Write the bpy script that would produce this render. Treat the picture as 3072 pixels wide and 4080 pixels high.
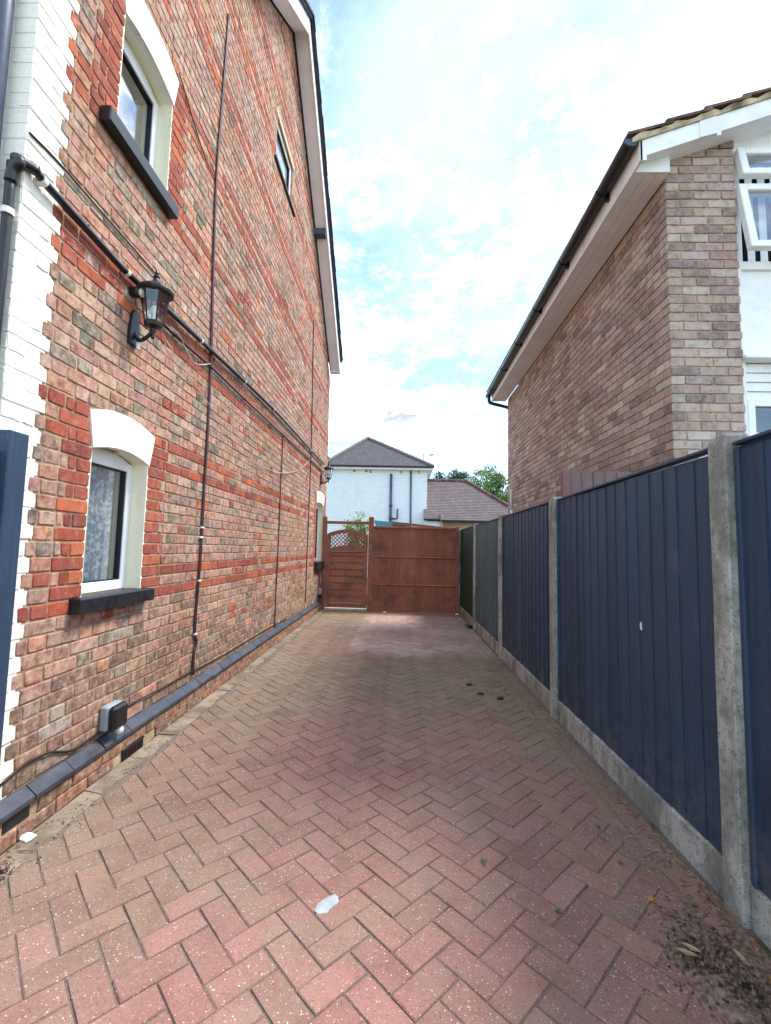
import bpy, bmesh, math, random
import numpy as np
from mathutils import Vector, Matrix
random.seed(7); np.random.seed(7)
R = random.random
def U(a, b): return a + (b - a) * random.random()
D2R = math.radians

for o in list(bpy.data.objects): bpy.data.objects.remove(o)
scn = bpy.context.scene
col = scn.collection

# ------------------------------------------------------------------ camera
PW, PH = 3072, 4080
FPX, PITCH, YAW, ROLL, CH = 1791.15, 0.0816014, -0.0347704, 0.0224344, 1.34174
def cam_axes():
    cy, sy, cp, sp = math.cos(YAW), math.sin(YAW), math.cos(PITCH), math.sin(PITCH)
    f = Vector((sy*cp, cy*cp, sp)); r = Vector((cy, -sy, 0)); u = r.cross(f)
    cr, sr = math.cos(ROLL), math.sin(ROLL)
    return r*cr + u*sr, u*cr - r*sr, f
CR, CU, CF = cam_axes()
cd = bpy.data.cameras.new('camera'); cam = bpy.data.objects.new('camera', cd); col.objects.link(cam)
cd.sensor_fit = 'HORIZONTAL'; cd.sensor_width = 36; cd.lens = FPX/PW*36
cd.clip_start = 0.05; cd.clip_end = 3000
M = Matrix((CR, CU, -CF)).transposed().to_4x4(); M.translation = (0, 0, CH)
cam.matrix_world = M
scn.camera = cam
def px(x, y, ax, val):
    """photo pixel -> point on the plane where coordinate ax equals val"""
    d = CF + CR*((x-PW/2)/FPX) - CU*((y-PH/2)/FPX)
    o = Vector((0, 0, CH)); return o + d*((val-o[ax])/d[ax])

# ------------------------------------------------------------------ world, sun, exposure
SKY1, SKYT = (8.793, 7.232, 0), (1.46, 1.88)
SUN_AZ, SUN_EL = D2R(68), D2R(58)      # azimuth from +Y towards +X
w = bpy.data.worlds.new('World'); scn.world = w; w.use_nodes = True
nt = w.node_tree; nt.nodes.clear()
def wn(t, **k):
    n = nt.nodes.new(t)
    for a, b in k.items(): setattr(n, a, b)
    return n
L = nt.links.new
out = wn('ShaderNodeOutputWorld'); bg = wn('ShaderNodeBackground'); bg.inputs[1].default_value = 0.1
sky = wn('ShaderNodeTexSky'); sky.sky_type = 'NISHITA'; sky.sun_disc = False
sky.sun_elevation = SUN_EL; sky.sun_rotation = SUN_AZ; sky.air_density = 1.0; sky.dust_density = 0.4; sky.ozone_density = 2.0
geo = wn('ShaderNodeTexCoord')
sep = wn('ShaderNodeSeparateXYZ'); L(geo.outputs['Generated'], sep.inputs[0])
def wm(op, a, b=None, c=None, clamp=False):
    n = wn('ShaderNodeMath', operation=op); n.use_clamp = clamp
    for i, x in enumerate((a, b, c)):
        if x is None: continue
        if isinstance(x, (int, float)): n.inputs[i].default_value = x
        else: L(x, n.inputs[i])
    return n.outputs[0]
zc = wm('ADD', wm('MAXIMUM', sep.outputs[2], 0.0), 0.10)
cx = wm('DIVIDE', sep.outputs[0], zc); cyy = wm('DIVIDE', sep.outputs[1], zc)
comb = wn('ShaderNodeCombineXYZ'); L(cx, comb.inputs[0]); L(cyy, comb.inputs[1])
def wnoise(scale, detail, rough, off, dist=0.0, stretch=(1, 1, 1)):
    mp = wn('ShaderNodeMapping'); L(comb.outputs[0], mp.inputs[0]); mp.inputs['Location'].default_value = off
    mp.inputs['Scale'].default_value = stretch; mp.inputs['Rotation'].default_value = (0, 0, 0.5)
    n = wn('ShaderNodeTexNoise'); L(mp.outputs[0], n.inputs['Vector'])
    n.inputs['Scale'].default_value = scale; n.inputs['Detail'].default_value = detail
    n.inputs['Roughness'].default_value = rough; n.inputs['Distortion'].default_value = dist
    return n.outputs[0]
n1 = wnoise(0.75, 2, .5, SKY1)
n2 = wnoise(9.0, 9, .62, (0.4, 2.0, 1.0), 0.35, (1, .75, 1))
n4 = wnoise(24.0, 6, .6, (4.4, 1.0, 5.0), 0.2)
s = wm('ADD', wm('ADD', wm('MULTIPLY', n1, 1.5), wm('MULTIPLY', n2, 1.0)), wm('MULTIPLY', n4, .62))
mr = wn('ShaderNodeMapRange', interpolation_type='SMOOTHSTEP'); L(s, mr.inputs[0])
mr.inputs[1].default_value = SKYT[0]; mr.inputs[2].default_value = SKYT[1]; mr.inputs[3].default_value = .10
n3 = wnoise(2.2, 7, .62, (7.7, 3.0, 2.0), 0.4)
cb = wn('ShaderNodeMapRange'); L(n3, cb.inputs[0]); cb.inputs[1].default_value = .38; cb.inputs[2].default_value = .60
cb.inputs[3].default_value = 2.2; cb.inputs[4].default_value = 14.0
cc = wn('ShaderNodeCombineXYZ')
L(wm('MULTIPLY', cb.outputs[0], .95), cc.inputs[0]); L(wm('MULTIPLY', cb.outputs[0], 1.0), cc.inputs[1]); L(wm('MULTIPLY', cb.outputs[0], 1.03), cc.inputs[2])
skc = wn('ShaderNodeMixRGB', blend_type='MULTIPLY'); skc.inputs[0].default_value = 1; L(sky.outputs[0], skc.inputs[1]); skc.inputs[2].default_value = (.96, 1.06, 1.06, 1)
mix = wn('ShaderNodeMixRGB'); L(mr.outputs[0], mix.inputs[0]); L(skc.outputs[0], mix.inputs[1]); L(cc.outputs[0], mix.inputs[2])
L(mix.outputs[0], bg.inputs[0]); L(bg.outputs[0], out.inputs[0])
sl = bpy.data.lights.new('sun', 'SUN'); sl.energy = 1.5; sl.angle = D2R(14); sl.color = (1, .96, .9)
so = bpy.data.objects.new('sun', sl); col.objects.link(so); so.location = (20, 8, 25)
sd = Vector((math.sin(SUN_AZ)*math.cos(SUN_EL), math.cos(SUN_AZ)*math.cos(SUN_EL), math.sin(SUN_EL)))
so.rotation_euler = sd.to_track_quat('Z', 'Y').to_euler()
scn.view_settings.view_transform = 'Standard'; scn.view_settings.look = 'None'
scn.view_settings.gamma = 1.0; scn.view_settings.use_curve_mapping = False
scn.view_settings.exposure = 1.88

# ------------------------------------------------------------------ materials
def lin(c):
    f = lambda v: (v/255/12.92) if v/255 <= .04045 else ((v/255+.055)/1.055)**2.4
    return tuple(f(v) for v in c[:3])
class Mt:
    def __init__(s, name, rough=.8, spec=.3, metal=0):
        s.m = bpy.data.materials.new(name); s.m.use_nodes = True; s.t = s.m.node_tree
        s.b = s.t.nodes['Principled BSDF']; s.b.inputs['Roughness'].default_value = rough
        s.b.inputs['Specular IOR Level'].default_value = spec; s.b.inputs['Metallic'].default_value = metal
        g = s.n('ShaderNodeNewGeometry'); s.pos = g.outputs['Position']
    def n(s, t, **k):
        n = s.t.nodes.new(t)
        for a, b in k.items(): setattr(n, a, b)
        return n
    def set(s, sock, x):
        if isinstance(x, (int, float)): sock.default_value = x
        elif isinstance(x, tuple): sock.default_value = (*x, 1) if len(x) == 3 and len(sock.default_value) == 4 else x
        else: s.t.links.new(x, sock)
    def math(s, op, a, b=0.0, clamp=False):
        n = s.n('ShaderNodeMath', operation=op); n.use_clamp = clamp; s.set(n.inputs[0], a); s.set(n.inputs[1], b); return n.outputs[0]
    def noise(s, scale, detail=4, rough=.55, stretch=(1, 1, 1), dist=0.0, off=(0, 0, 0)):
        mp = s.n('ShaderNodeMapping'); s.set(mp.inputs[0], s.pos); mp.inputs['Scale'].default_value = stretch; mp.inputs['Location'].default_value = off
        n = s.n('ShaderNodeTexNoise'); s.set(n.inputs['Vector'], mp.outputs[0])
        n.inputs['Scale'].default_value = scale; n.inputs['Detail'].default_value = detail
        n.inputs['Roughness'].default_value = rough; n.inputs['Distortion'].default_value = dist
        return n.outputs[0]
    def voro(s, scale, feature='F1'):
        n = s.n('ShaderNodeTexVoronoi', feature=feature); s.set(n.inputs['Vector'], s.pos); n.inputs['Scale'].default_value = scale; return n
    def ramp(s, x, a, b, lo=0.0, hi=1.0, smooth=True):
        n = s.n('ShaderNodeMapRange', interpolation_type='SMOOTHSTEP' if smooth else 'LINEAR')
        s.set(n.inputs[0], x)
        for i, v in enumerate((a, b, lo, hi)): n.inputs[i+1].default_value = v
        return n.outputs[0]
    def mix(s, f, a, b, mode='MIX'):
        n = s.n('ShaderNodeMixRGB', blend_type=mode); s.set(n.inputs[0], f); s.set(n.inputs[1], a); s.set(n.inputs[2], b); return n.outputs[0]
    def attr(s, name='bcol'):
        n = s.n('ShaderNodeAttribute'); n.attribute_name = name; return n.outputs[0]
    def color(s, c): s.set(s.b.inputs['Base Color'], c); return s
    def rough(s, r): s.set(s.b.inputs['Roughness'], r); return s
    def bump(s, h, strength=.4, dist=.005):
        n = s.n('ShaderNodeBump'); n.inputs['Strength'].default_value = strength; n.inputs['Distance'].default_value = dist
        s.set(n.inputs['Height'], h); s.set(s.b.inputs['Normal'], n.outputs[0]); return s
def plain(name, c, rough=.6, spec=.3, var=.12, scale=9, bscale=60, bstr=.15, stretch=(1, 1, 1), metal=0, bd=.003):
    """plain surface: colour with cloudy variation, grain and slight relief"""
    m = Mt(name, rough, spec, metal); c = lin(c)
    n = m.noise(scale, 6, .6, stretch); d = tuple(v*(1-var*2) for v in c); h = tuple(min(1, v*(1+var)) for v in c)
    m.color(m.mix(m.ramp(n, .3, .7), d, h)).rough(m.ramp(n, .3, .7, rough*.85, min(1, rough*1.15)))
    m.bump(m.noise(bscale, 5, .6, stretch), bstr, bd); return m.m

def brick_mat(name, dark, pale, mott=.5, grain=.5):
    m = Mt(name, .92, .15); an_ = m.n('ShaderNodeAttribute'); an_.attribute_name = 'bcol'; base = an_.outputs[0]; al = an_.outputs['Alpha']; MU = lambda f: m.math('MULTIPLY', f, al)
    a = m.noise(22, 6, .65); b = m.noise(70, 5, .7); c = m.noise(7, 4, .6, off=(5, 3, 1))
    x = m.mix(MU(m.ramp(a, .48, .64, 0, mott)), base, m.mix(1.0, base, lin(dark), 'MULTIPLY'))
    x = m.mix(MU(m.ramp(a, .36, .47, mott*.85, 0)), x, lin(pale))
    x = m.mix(m.ramp(b, .52, .66, 0, .5), x, m.mix(1.0, x, (.58, .56, .54), 'MULTIPLY'))
    x = m.mix(MU(m.ramp(b, .34, .44, .45, 0)), x, m.mix(.6, x, lin(pale)))
    x = m.mix(m.ramp(c, .45, .62, 0, .35), x, m.mix(1.0, x, (.62, .62, .60), 'MULTIPLY'))
    e = m.noise(34, 5, .7, off=(8, 2, 6)); x = m.mix(MU(m.ramp(e, .60, .68, 0, .55)), x, lin((206, 182, 152)))
    st_ = m.noise(.9, 5, .6, (1, 1, .6), off=(2, 2, 7)); x = m.mix(m.ramp(st_, .42, .66, 0, .5), x, m.mix(1.0, x, (.72, .70, .68), 'MULTIPLY'))
    rs_ = m.noise(3.0, 5, .65, (3, 3, .25), off=(6, 1, 1)); x = m.mix(m.ramp(rs_, .56, .72, 0, .4), x, m.mix(1.0, x, (.66, .64, .62), 'MULTIPLY'))
    m.color(x); m.bump(m.mix(.5, a, m.noise(110, 6, .75)), grain, .008); return m.m
M_BRICK = brick_mat('weathered_stock_brick', (150, 140, 130), (206, 184, 164), .6, .7)
M_BRICK2 = brick_mat('mauve_wirecut_brick', (160, 154, 150), (196, 184, 176), .4, .4)
def mortar_mat(name, c, d):
    m = Mt(name, .95, .1); n = m.noise(9, 6, .65); k = m.noise(90, 5, .7)
    m.color(m.mix(m.ramp(k, .5, .7, 0, .5), m.mix(m.ramp(n, .35, .65), lin(c), lin(d)), lin((95, 82, 68))))
    m.bump(k, .7, .006); return m.m
M_MORTAR = mortar_mat('buff_lime_mortar', (184, 156, 128), (146, 120, 98))
M_MORTAR2 = mortar_mat('sandy_mortar', (200, 172, 138), (168, 142, 118))
def paint_wall(name, c, d):
    m = Mt(name, .62, .3); n = m.noise(14, 6, .65); k = m.noise(60, 6, .7); g = m.noise(3.5, 5, .65, (1, 1, .35), off=(2, 9, 4))
    x = m.mix(m.ramp(n, .55, .75, 0, .45), lin(c), lin(d))
    x = m.mix(m.ramp(g, .60, .75, 0, .35), x, lin((150, 150, 135)))
    x = m.mix(m.ramp(k, .66, .74, 0, .5), x, lin((150, 140, 120)))
    m.color(x); m.bump(m.mix(.5, n, k), .9, .010); return m.m
M_WHITEP = paint_wall('white_masonry_paint', (243, 240, 228), (228, 222, 205))
M_CREAM = paint_wall('cream_masonry_paint', (240, 236, 208), (222, 216, 184))
M_PAVER = None
def paver_mat():
    m = Mt('concrete_block_paver', .88, .2); base = m.attr()
    a = m.noise(6, 5, .6); b = m.noise(60, 6, .7)
    x = m.mix(m.ramp(a, .42, .64, 0, .5), base, m.mix(1.0, base, (.70, .72, .66), 'MULTIPLY'))
    x = m.mix(m.ramp(m.noise(2.3, 5, .65, off=(3, 8, 2)), .46, .66, 0, .5), x, lin((138, 122, 106)))
    x = m.mix(m.ramp(b, .5, .72, 0, .45), x, m.mix(1.0, x, (.55, .5, .46), 'MULTIPLY'))
    v2 = m.voro(230); r2 = m.n('ShaderNodeSeparateColor'); m.set(r2.inputs[0], v2.outputs['Color'])
    x = m.mix(m.math('MULTIPLY', m.ramp(v2.outputs['Distance'], .25, .45, 1, 0), m.ramp(r2.outputs[1], .5, .6, 0, .45)), x, lin((196, 150, 118)))
    x = m.mix(m.math('MULTIPLY', m.ramp(v2.outputs['Distance'], .25, .45, 1, 0), m.ramp(r2.outputs[2], .62, .7, 0, .5)), x, lin((96, 74, 68)))
    v = m.voro(120); rnd = m.n('ShaderNodeSeparateColor'); m.set(rnd.inputs[0], v.outputs['Color'])
    spot = m.math('MULTIPLY', m.ramp(m.math('ADD', m.math('ADD', v.outputs['Distance'], m.math('MULTIPLY', rnd.outputs[1], .30)), m.math('MULTIPLY', m.noise(260, 2), .5)), .56, .66, 1, 0), m.ramp(rnd.outputs[0], .40, .75))
    x = m.mix(m.math('MULTIPLY', spot, .7), x, m.mix(rnd.outputs[2], lin((196, 152, 116)), lin((226, 212, 196))))
    dk = m.math('MULTIPLY', m.ramp(v.outputs['Distance'], .2, .36, 1, 0), m.ramp(rnd.outputs[0], .26, .20))
    x = m.mix(m.math('MULTIPLY', dk, .55), x, lin((84, 62, 56)))
    m.color(x); h = m.math('ADD', b, m.math('MULTIPLY', spot, .25)); m.bump(h, .55, .004); return m.m
M_PAVER = paver_mat()
def bed_mat():
    m = Mt('jointing_sand', .95, .1); a = m.noise(3.2, 4, .6); b = m.noise(120, 5, .7)
    x = m.mix(m.ramp(b, .35, .7), lin((132, 118, 106)), lin((94, 83, 75)))
    x = m.mix(m.ramp(a, .56, .66, 0, .8), x, lin((66, 76, 42)))
    m.color(x); m.bump(b, .8, .006); return m.m
M_BED = bed_mat()
def conc_mat(name, c, dark=(84, 80, 66), green=(92, 100, 78), amt=.6):
    m = Mt(name, .92, .2); a = m.noise(5, 7, .65, (1, 1, .5)); b = m.noise(85, 6, .7); g = m.noise(2.2, 5, .6, off=(4, 4, 4)); v = m.voro(75)
    x = m.mix(m.ramp(a, .42, .62, 0, min(1, amt*1.3)), lin(c), lin(dark)); x = m.mix(m.ramp(g, .46, .64, 0, .5), x, lin(green)); x = m.mix(m.ramp(m.noise(26, 5, .7, off=(3, 5, 1)), .50, .64, 0, .55), x, lin((112, 106, 98)))
    x = m.mix(m.ramp(b, .58, .72, 0, .5), x, lin((70, 66, 58))); x = m.mix(m.ramp(b, .26, .38, .5, 0), x, lin((190, 184, 170)))
    x = m.mix(m.ramp(v.outputs['Distance'], .16, .30, .7, 0), x, lin((84, 78, 70)))
    x = m.mix(1.0, x, m.attr(), 'MULTIPLY'); m.color(x); m.bump(m.mix(.5, a, b), 1.0, .008); return m.m
M_CONC = conc_mat('weathered_concrete_post', (182, 181, 174), (116, 114, 107), (126, 134, 126), .65)
M_CONC2 = conc_mat('dirty_concrete_edge', (150, 134, 116), (106, 92, 76), (110, 104, 78), .7)
def wood_mat(name, c, d, vert=True, rough=.6, spec=.3, streak=.7, knots=True, pale=None, moss=None, dust=False):
    m = Mt(name, rough, spec); st = (14, 14, .7) if vert else (.7, 14, 14)
    a = m.noise(4.5, 6, .62, st); b = m.noise(2.0, 5, .6); f = m.noise(22, 4, .6, st)
    x = m.mix(m.ramp(a, .38, .68, 0, streak), lin(c), lin(d)); x = m.mix(m.ramp(b, .42, .75, 0, .45), x, lin(d))
    at = m.attr('bcol'); x = m.mix(1.0, x, at, 'MULTIPLY')
    if pale: x = m.mix(m.ramp(f, .56, .72, 0, .5), x, lin(pale))
    if dust:
        sp_ = m.n('ShaderNodeSeparateXYZ'); m.set(sp_.inputs[0], m.pos)
        x = m.mix(m.math('MULTIPLY', m.ramp(sp_.outputs[2], .15, .55, 1, 0), m.ramp(m.noise(11, 6, .7), .42, .66, 0, .45)), x, lin((104, 98, 92)))
        x = m.mix(m.ramp(m.noise(5, 6, .7, (1, 1, .4), off=(9, 1, 2)), .58, .70, 0, .35), x, lin((92, 104, 122)))
    if moss: x = m.mix(m.ramp(m.noise(2.6, 6, .65, off=(1, 7, 3)), .5, .66, 0, .75), x, lin(moss))
    if knots:
        v = m.voro(3.1); x = m.mix(m.ramp(v.outputs['Distance'], .05, .10, .7, 0), x, m.mix(1.0, x, (.35, .35, .38), 'MULTIPLY'))
    m.color(x); m.bump(m.mix(.5, a, f), .35, .004); return m.m
M_NAVY = wood_mat('navy_painted_timber', (50, 69, 91), (39, 53, 72), streak=.6, pale=(66, 88, 112), dust=True)
M_TEAL = wood_mat('faded_teal_painted_timber', (88, 106, 108), (60, 76, 78), pale=(124, 136, 136))
M_GREEN = wood_mat('dark_green_mossy_timber', (42, 64, 52), (30, 46, 38), moss=(46, 60, 36))
M_GATE = wood_mat('red_brown_stained_timber', (166, 104, 82), (118, 74, 60), pale=(182, 118, 88), moss=(100, 74, 57))
M_GATEH = wood_mat('red_brown_stained_boards', (166, 104, 82), (116, 73, 59), vert=False, moss=(98, 72, 58))
M_OLDBR = wood_mat('purple_brown_timber', (128, 106, 106), (104, 84, 84))
M_BLACK = plain('black_paint', (34, 34, 40), .45, .4, .25, 20, 90, .2)
M_SLATE = plain('black_painted_slate', (66, 68, 78), .5, .4, .25, 8, 70, .35)
M_PIPE = plain('black_plastic', (26, 26, 30), .35, .5, .2, 12, 40, .05)
M_GREYP = plain('grey_plastic', (150, 158, 165), .5, .4, .08)
M_WPIPE = plain('white_plastic', (228, 228, 224), .4, .4, .06)
M_UPVC = plain('white_upvc', (238, 240, 240), .3, .5, .03, 5, 30, .03)
M_WBOARD = plain('white_fascia_board', (236, 238, 238), .4, .4, .05, 4, 40, .05)
M_SOFF = plain('grey_white_soffit', (238, 239, 246), .5, .3, .04, 3, 30, .05)
M_TILE = plain('brown_concrete_roof_tile', (112, 86, 76), .9, .2, .3, 7, 60, .6, bd=.008)
M_TILED = plain('dark_slate_roof_tile', (66, 66, 74), .85, .2, .2, 7, 60, .5)
M_VMORT = plain('buff_verge_mortar', (188, 172, 142), .95, .1, .38, 5, 70, .8, bd=.01)
M_CABLE = plain('brown_cable', (70, 44, 44), .5, .4, .15)
M_CABLEW = plain('grey_white_wire', (205, 198, 190), .5, .4, .15)
M_CABLEK = plain('dark_cable', (44, 36, 34), .5, .4, .15)
M_ROOM = plain('dark_room_interior', (56, 54, 54), .9, .1, .1)
def glass_mat(name, tint=(.97, .99, 1.0), see=.96):
    m = Mt(name, .02, .5); t = m.t; m.t.nodes.remove(m.b)
    o = [n for n in t.nodes if n.type == 'OUTPUT_MATERIAL'][0]
    tr = m.n('ShaderNodeBsdfTransparent'); tr.inputs[0].default_value = (tint[0]*see, tint[1]*see, tint[2]*see, 1)
    gl = m.n('ShaderNodeBsdfGlossy'); gl.inputs['Roughness'].default_value = .01
    lw = m.n('ShaderNodeLayerWeight'); lw.inputs[0].default_value = .5
    fac_ = m.math('ADD', m.math('MULTIPLY', m.math('POWER', lw.outputs['Facing'], 2.6), .86), .11)
    bp = m.n('ShaderNodeBump'); bp.inputs['Strength'].default_value = .03; bp.inputs['Distance'].default_value = .01
    m.set(bp.inputs['Height'], m.noise(3, 2)); t.links.new(bp.outputs[0], gl.inputs['Normal'])
    mx = m.n('ShaderNodeMixShader'); t.links.new(fac_, mx.inputs[0]); t.links.new(tr.outputs[0], mx.inputs[1]); t.links.new(gl.outputs[0], mx.inputs[2])
    t.links.new(mx.outputs[0], o.inputs[0]); return m.m
M_GLASS = glass_mat('window_glass')
def lace_mat():
    m = Mt('lace_curtain', .9, .1); v = m.voro(34); a = m.noise(48, 5, .7); b = m.noise(14, 4, .6, (1, 1, .6))
    f = m.ramp(m.math('ADD', m.math('MULTIPLY', v.outputs['Distance'], .8), a), .72, .98)
    x = m.mix(f, lin((240, 242, 244)), lin((176, 184, 192))); x = m.mix(m.ramp(b, .5, .72, 0, .55), x, lin((186, 194, 202)))
    m.color(x); m.bump(v.outputs['Distance'], .3, .005); return m.m
M_LACE = lace_mat()
def leaf_mat(name, a, b, c):
    m = Mt(name, .55, .3); n = m.noise(1.4, 4, .6); k = m.noise(9, 4, .6)
    at = m.attr('bcol')
    x = m.mix(m.ramp(n, .38, .62), lin(a), lin(b)); x = m.mix(m.ramp(k, .5, .7, 0, .6), x, lin(c)); x = m.mix(1.0, x, at, 'MULTIPLY')
    m.color(x); m.b.inputs['Subsurface Weight'].default_value = 0.0; return m.m
M_LEAF = leaf_mat('bright_tree_leaf', (70, 104, 42), (98, 128, 58), (120, 146, 74))
M_LEAFD = leaf_mat('dark_tree_leaf', (36, 66, 58), (52, 84, 66), (64, 96, 72))
M_LEAFS = leaf_mat('young_shrub_leaf', (104, 142, 62), (128, 158, 80), (146, 172, 96))
M_WEED = leaf_mat('weed_leaf', (74, 96, 52), (92, 112, 62), (104, 124, 72))
M_BARK = plain('tree_bark', (92, 78, 64), .95, .1, .25, 8, 40, .8, bd=.02)
M_SOIL = plain('loose_dark_soil', (74, 60, 50), .98, .05, .35, 18, 90, 1.0, bd=.02)
M_GROUND = plain('garden_ground', (112, 106, 84), .98, .05, .3, 1.2, 40, .6, bd=.02)
def painted_brick_far():
    m = Mt('white_painted_brickwork', .8, .2); n = m.n('ShaderNodeTexBrick'); sx = m.n('ShaderNodeSeparateXYZ'); m.set(sx.inputs[0], m.pos); cb_ = m.n('ShaderNodeCombineXYZ')
    m.set(cb_.inputs[0], m.math('ADD', sx.outputs[0], sx.outputs[1])); m.set(cb_.inputs[1], sx.outputs[2]); m.t.links.new(cb_.outputs[0], n.inputs['Vector'])
    n.inputs['Color1'].default_value = (*lin((234, 243, 245)), 1); n.inputs['Color2'].default_value = (*lin((224, 236, 240)), 1); n.inputs['Mortar'].default_value = (*lin((206, 220, 226)), 1)
    n.inputs['Scale'].default_value = 2.2; n.inputs['Mortar Size'].default_value = .012; n.inputs['Row Height'].default_value = .165; n.inputs['Brick Width'].default_value = .5
    g = m.noise(1.1, 6, .65, (1, 1, .35)); x = m.mix(m.ramp(g, .5, .72, 0, .35), n.outputs['Color'], lin((196, 206, 206)))
    m.color(x); m.bump(m.noise(14, 4), .25, .01); return m.m
M_WHH = painted_brick_far()
M_DPIPE = plain('slate_blue_pipe', (72, 84, 104), .5, .4, .15)

# ------------------------------------------------------------------ mesh helpers
WL = {}
def wloc(o): return WL.get(o.name, Vector((0, 0, 0)))
def link(o, parent, loc):
    col.objects.link(o); o.location = loc; WL[o.name] = Vector(loc)
    if parent is not None:
        o.parent = parent; o.matrix_parent_inverse = Matrix.Translation(-wloc(parent))
def empty(name, loc, label=None, cat=None, group=None):
    o = bpy.data.objects.new(name, None); o.empty_display_size = .1; link(o, None, Vector(loc)); return tag(o, label, cat, group)
def tag(o, label=None, cat=None, group=None, kind=None):
    if label: o['label'] = label
    if cat: o['category'] = cat
    if group: o['group'] = group
    if kind: o['kind'] = kind
    return o
class MB:
    def __init__(s): s.v = []; s.f = []; s.c = []
    def add(s, V, F, c=(1, 1, 1)):
        k = len(s.v); s.v += [tuple(p) for p in V]; s.f += [tuple(i+k for i in f) for f in F]; s.c += [c if len(c) == 4 else (*c, 1.0)]*len(V); return s
    def box(s, x0, x1, y0, y1, z0, z1, ch=0.0, T=None, c=(1, 1, 1)):
        x0, x1 = min(x0, x1), max(x0, x1); y0, y1 = min(y0, y1), max(y0, y1); z0, z1 = min(z0, z1), max(z0, z1)
        if ch <= 0:
            V = [(x, y, z) for x in (x0, x1) for y in (y0, y1) for z in (z0, z1)]
            F = [(0, 1, 3, 2), (4, 6, 7, 5), (0, 4, 5, 1), (2, 3, 7, 6), (0, 2, 6, 4), (1, 5, 7, 3)]
        else:
            ch = min(ch, (x1-x0)*.45, (y1-y0)*.45, (z1-z0)*.45)
            lo, hi = (x0, y0, z0), (x1, y1, z1); V = []; idx = {}
            for i in range(8):
                b = [(i >> k) & 1 for k in range(3)]
                for a in range(3):
                    p = [(hi[k] if b[k] else lo[k]) if k == a else ((hi[k]-ch) if b[k] else (lo[k]+ch)) for k in range(3)]
                    idx[(i, a)] = len(V); V.append(tuple(p))
            F = []
            for a in range(3):
                o1, o2 = [k for k in range(3) if k != a]
                for sgn in (0, 1):
                    q = []
                    for (p, r) in ((0, 0), (1, 0), (1, 1), (0, 1)):
                        i = (sgn << a) | (p << o1) | (r << o2); q.append(idx[(i, a)])
                    F.append(tuple(q if (sgn == 1) == (a != 1) else q[::-1]))
                for (p, r) in ((0, 0), (1, 0), (1, 1), (0, 1)):
                    i0 = (p << o1) | (r << o2); i1 = i0 | (1 << a)
                    F.append((idx[(i0, o1)], idx[(i1, o1)], idx[(i1, o2)], idx[(i0, o2)]))
            for i in range(8): F.append((idx[(i, 0)], idx[(i, 1)], idx[(i, 2)]))
        if T is not None: V = [T @ Vector(p) for p in V]
        return s.add(V, F, c)
    def prism(s, poly, ax, a, b, c=(1, 1, 1), T=None):
        """poly in the two other axes (in order), extruded along axis ax from a to b"""
        n = len(poly); V = []
        for t in (a, b):
            for p in poly:
                q = list(p); q.insert(ax, t); V.append(tuple(q))
        F = [tuple(range(n)), tuple(range(2*n-1, n-1, -1))] + [(i, (i+1) % n, n+(i+1) % n, n+i) for i in range(n)]
        if T is not None: V = [T @ Vector(p) for p in V]
        return s.add(V, F, c)
    def tube(s, path, r, n=8, c=(1, 1, 1)):
        P = [Vector(p) for p in path]; rs = r if isinstance(r, (list, tuple)) else [r]*len(P)
        V = []; F = []; up = Vector((0, 0, 1)); prev = None
        for i, p in enumerate(P):
            t = (P[min(i+1, len(P)-1)] - P[max(i-1, 0)]).normalized()
            if prev is None:
                a = t.cross(up)
                if a.length < .05: a = t.cross(Vector((1, 0, 0)))
                a.normalize()
            else:
                a = (prev - t*prev.dot(t)).normalized()
            prev = a; b = t.cross(a)
            for k in range(n):
                g = 2*math.pi*k/n; V.append(p + (a*math.cos(g) + b*math.sin(g))*rs[i])
        for i in range(len(P)-1):
            for k in range(n): F.append((i*n+k, i*n+(k+1) % n, (i+1)*n+(k+1) % n, (i+1)*n+k))
        F.append(tuple(range(n-1, -1, -1))); F.append(tuple((len(P)-1)*n+k for k in range(n)))
        return s.add(V, F, c)
    def lathe(s, prof, n, cen, rot=0.0, c=(1, 1, 1)):
        V = []; F = []
        for (r, z) in prof:
            for k in range(n):
                g = 2*math.pi*k/n+rot; V.append((cen[0]+r*math.cos(g), cen[1]+r*math.sin(g), cen[2]+z))
        for i in range(len(prof)-1):
            for k in range(n): F.append((i*n+k, i*n+(k+1) % n, (i+1)*n+(k+1) % n, (i+1)*n+k))
        F.append(tuple(range(n-1, -1, -1))); F.append(tuple((len(prof)-1)*n+k for k in range(n)))
        return s.add(V, F, c)
    def build(s, name, mat, parent=None, smooth=False, label=None, cat=None, group=None, kind=None):
        V = np.array(s.v, dtype=np.float32); lo, hi = V.min(0), V.max(0)
        ctr = np.array([(lo[0]+hi[0])/2, (lo[1]+hi[1])/2, lo[2]], dtype=np.float32)
        me = bpy.data.meshes.new(name); me.from_pydata((V-ctr).tolist(), [], s.f)
        at = me.attributes.new('bcol', 'FLOAT_COLOR', 'POINT'); A = np.ones((len(V), 4), dtype=np.float32)
        A[:, :] = np.array([q if len(q) == 4 else (*q, 1.0) for q in s.c], dtype=np.float32); at.data.foreach_set('color', A.ravel())
        bm = bmesh.new(); bm.from_mesh(me); bmesh.ops.recalc_face_normals(bm, faces=bm.faces); bm.to_mesh(me); bm.free()
        if smooth: me.polygons.foreach_set('use_smooth', [True]*len(me.polygons))
        if mat: me.materials.append(mat)
        o = bpy.data.objects.new(name, me); link(o, parent, Vector([float(v) for v in ctr]))
        return tag(o, label, cat, group, kind)
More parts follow.
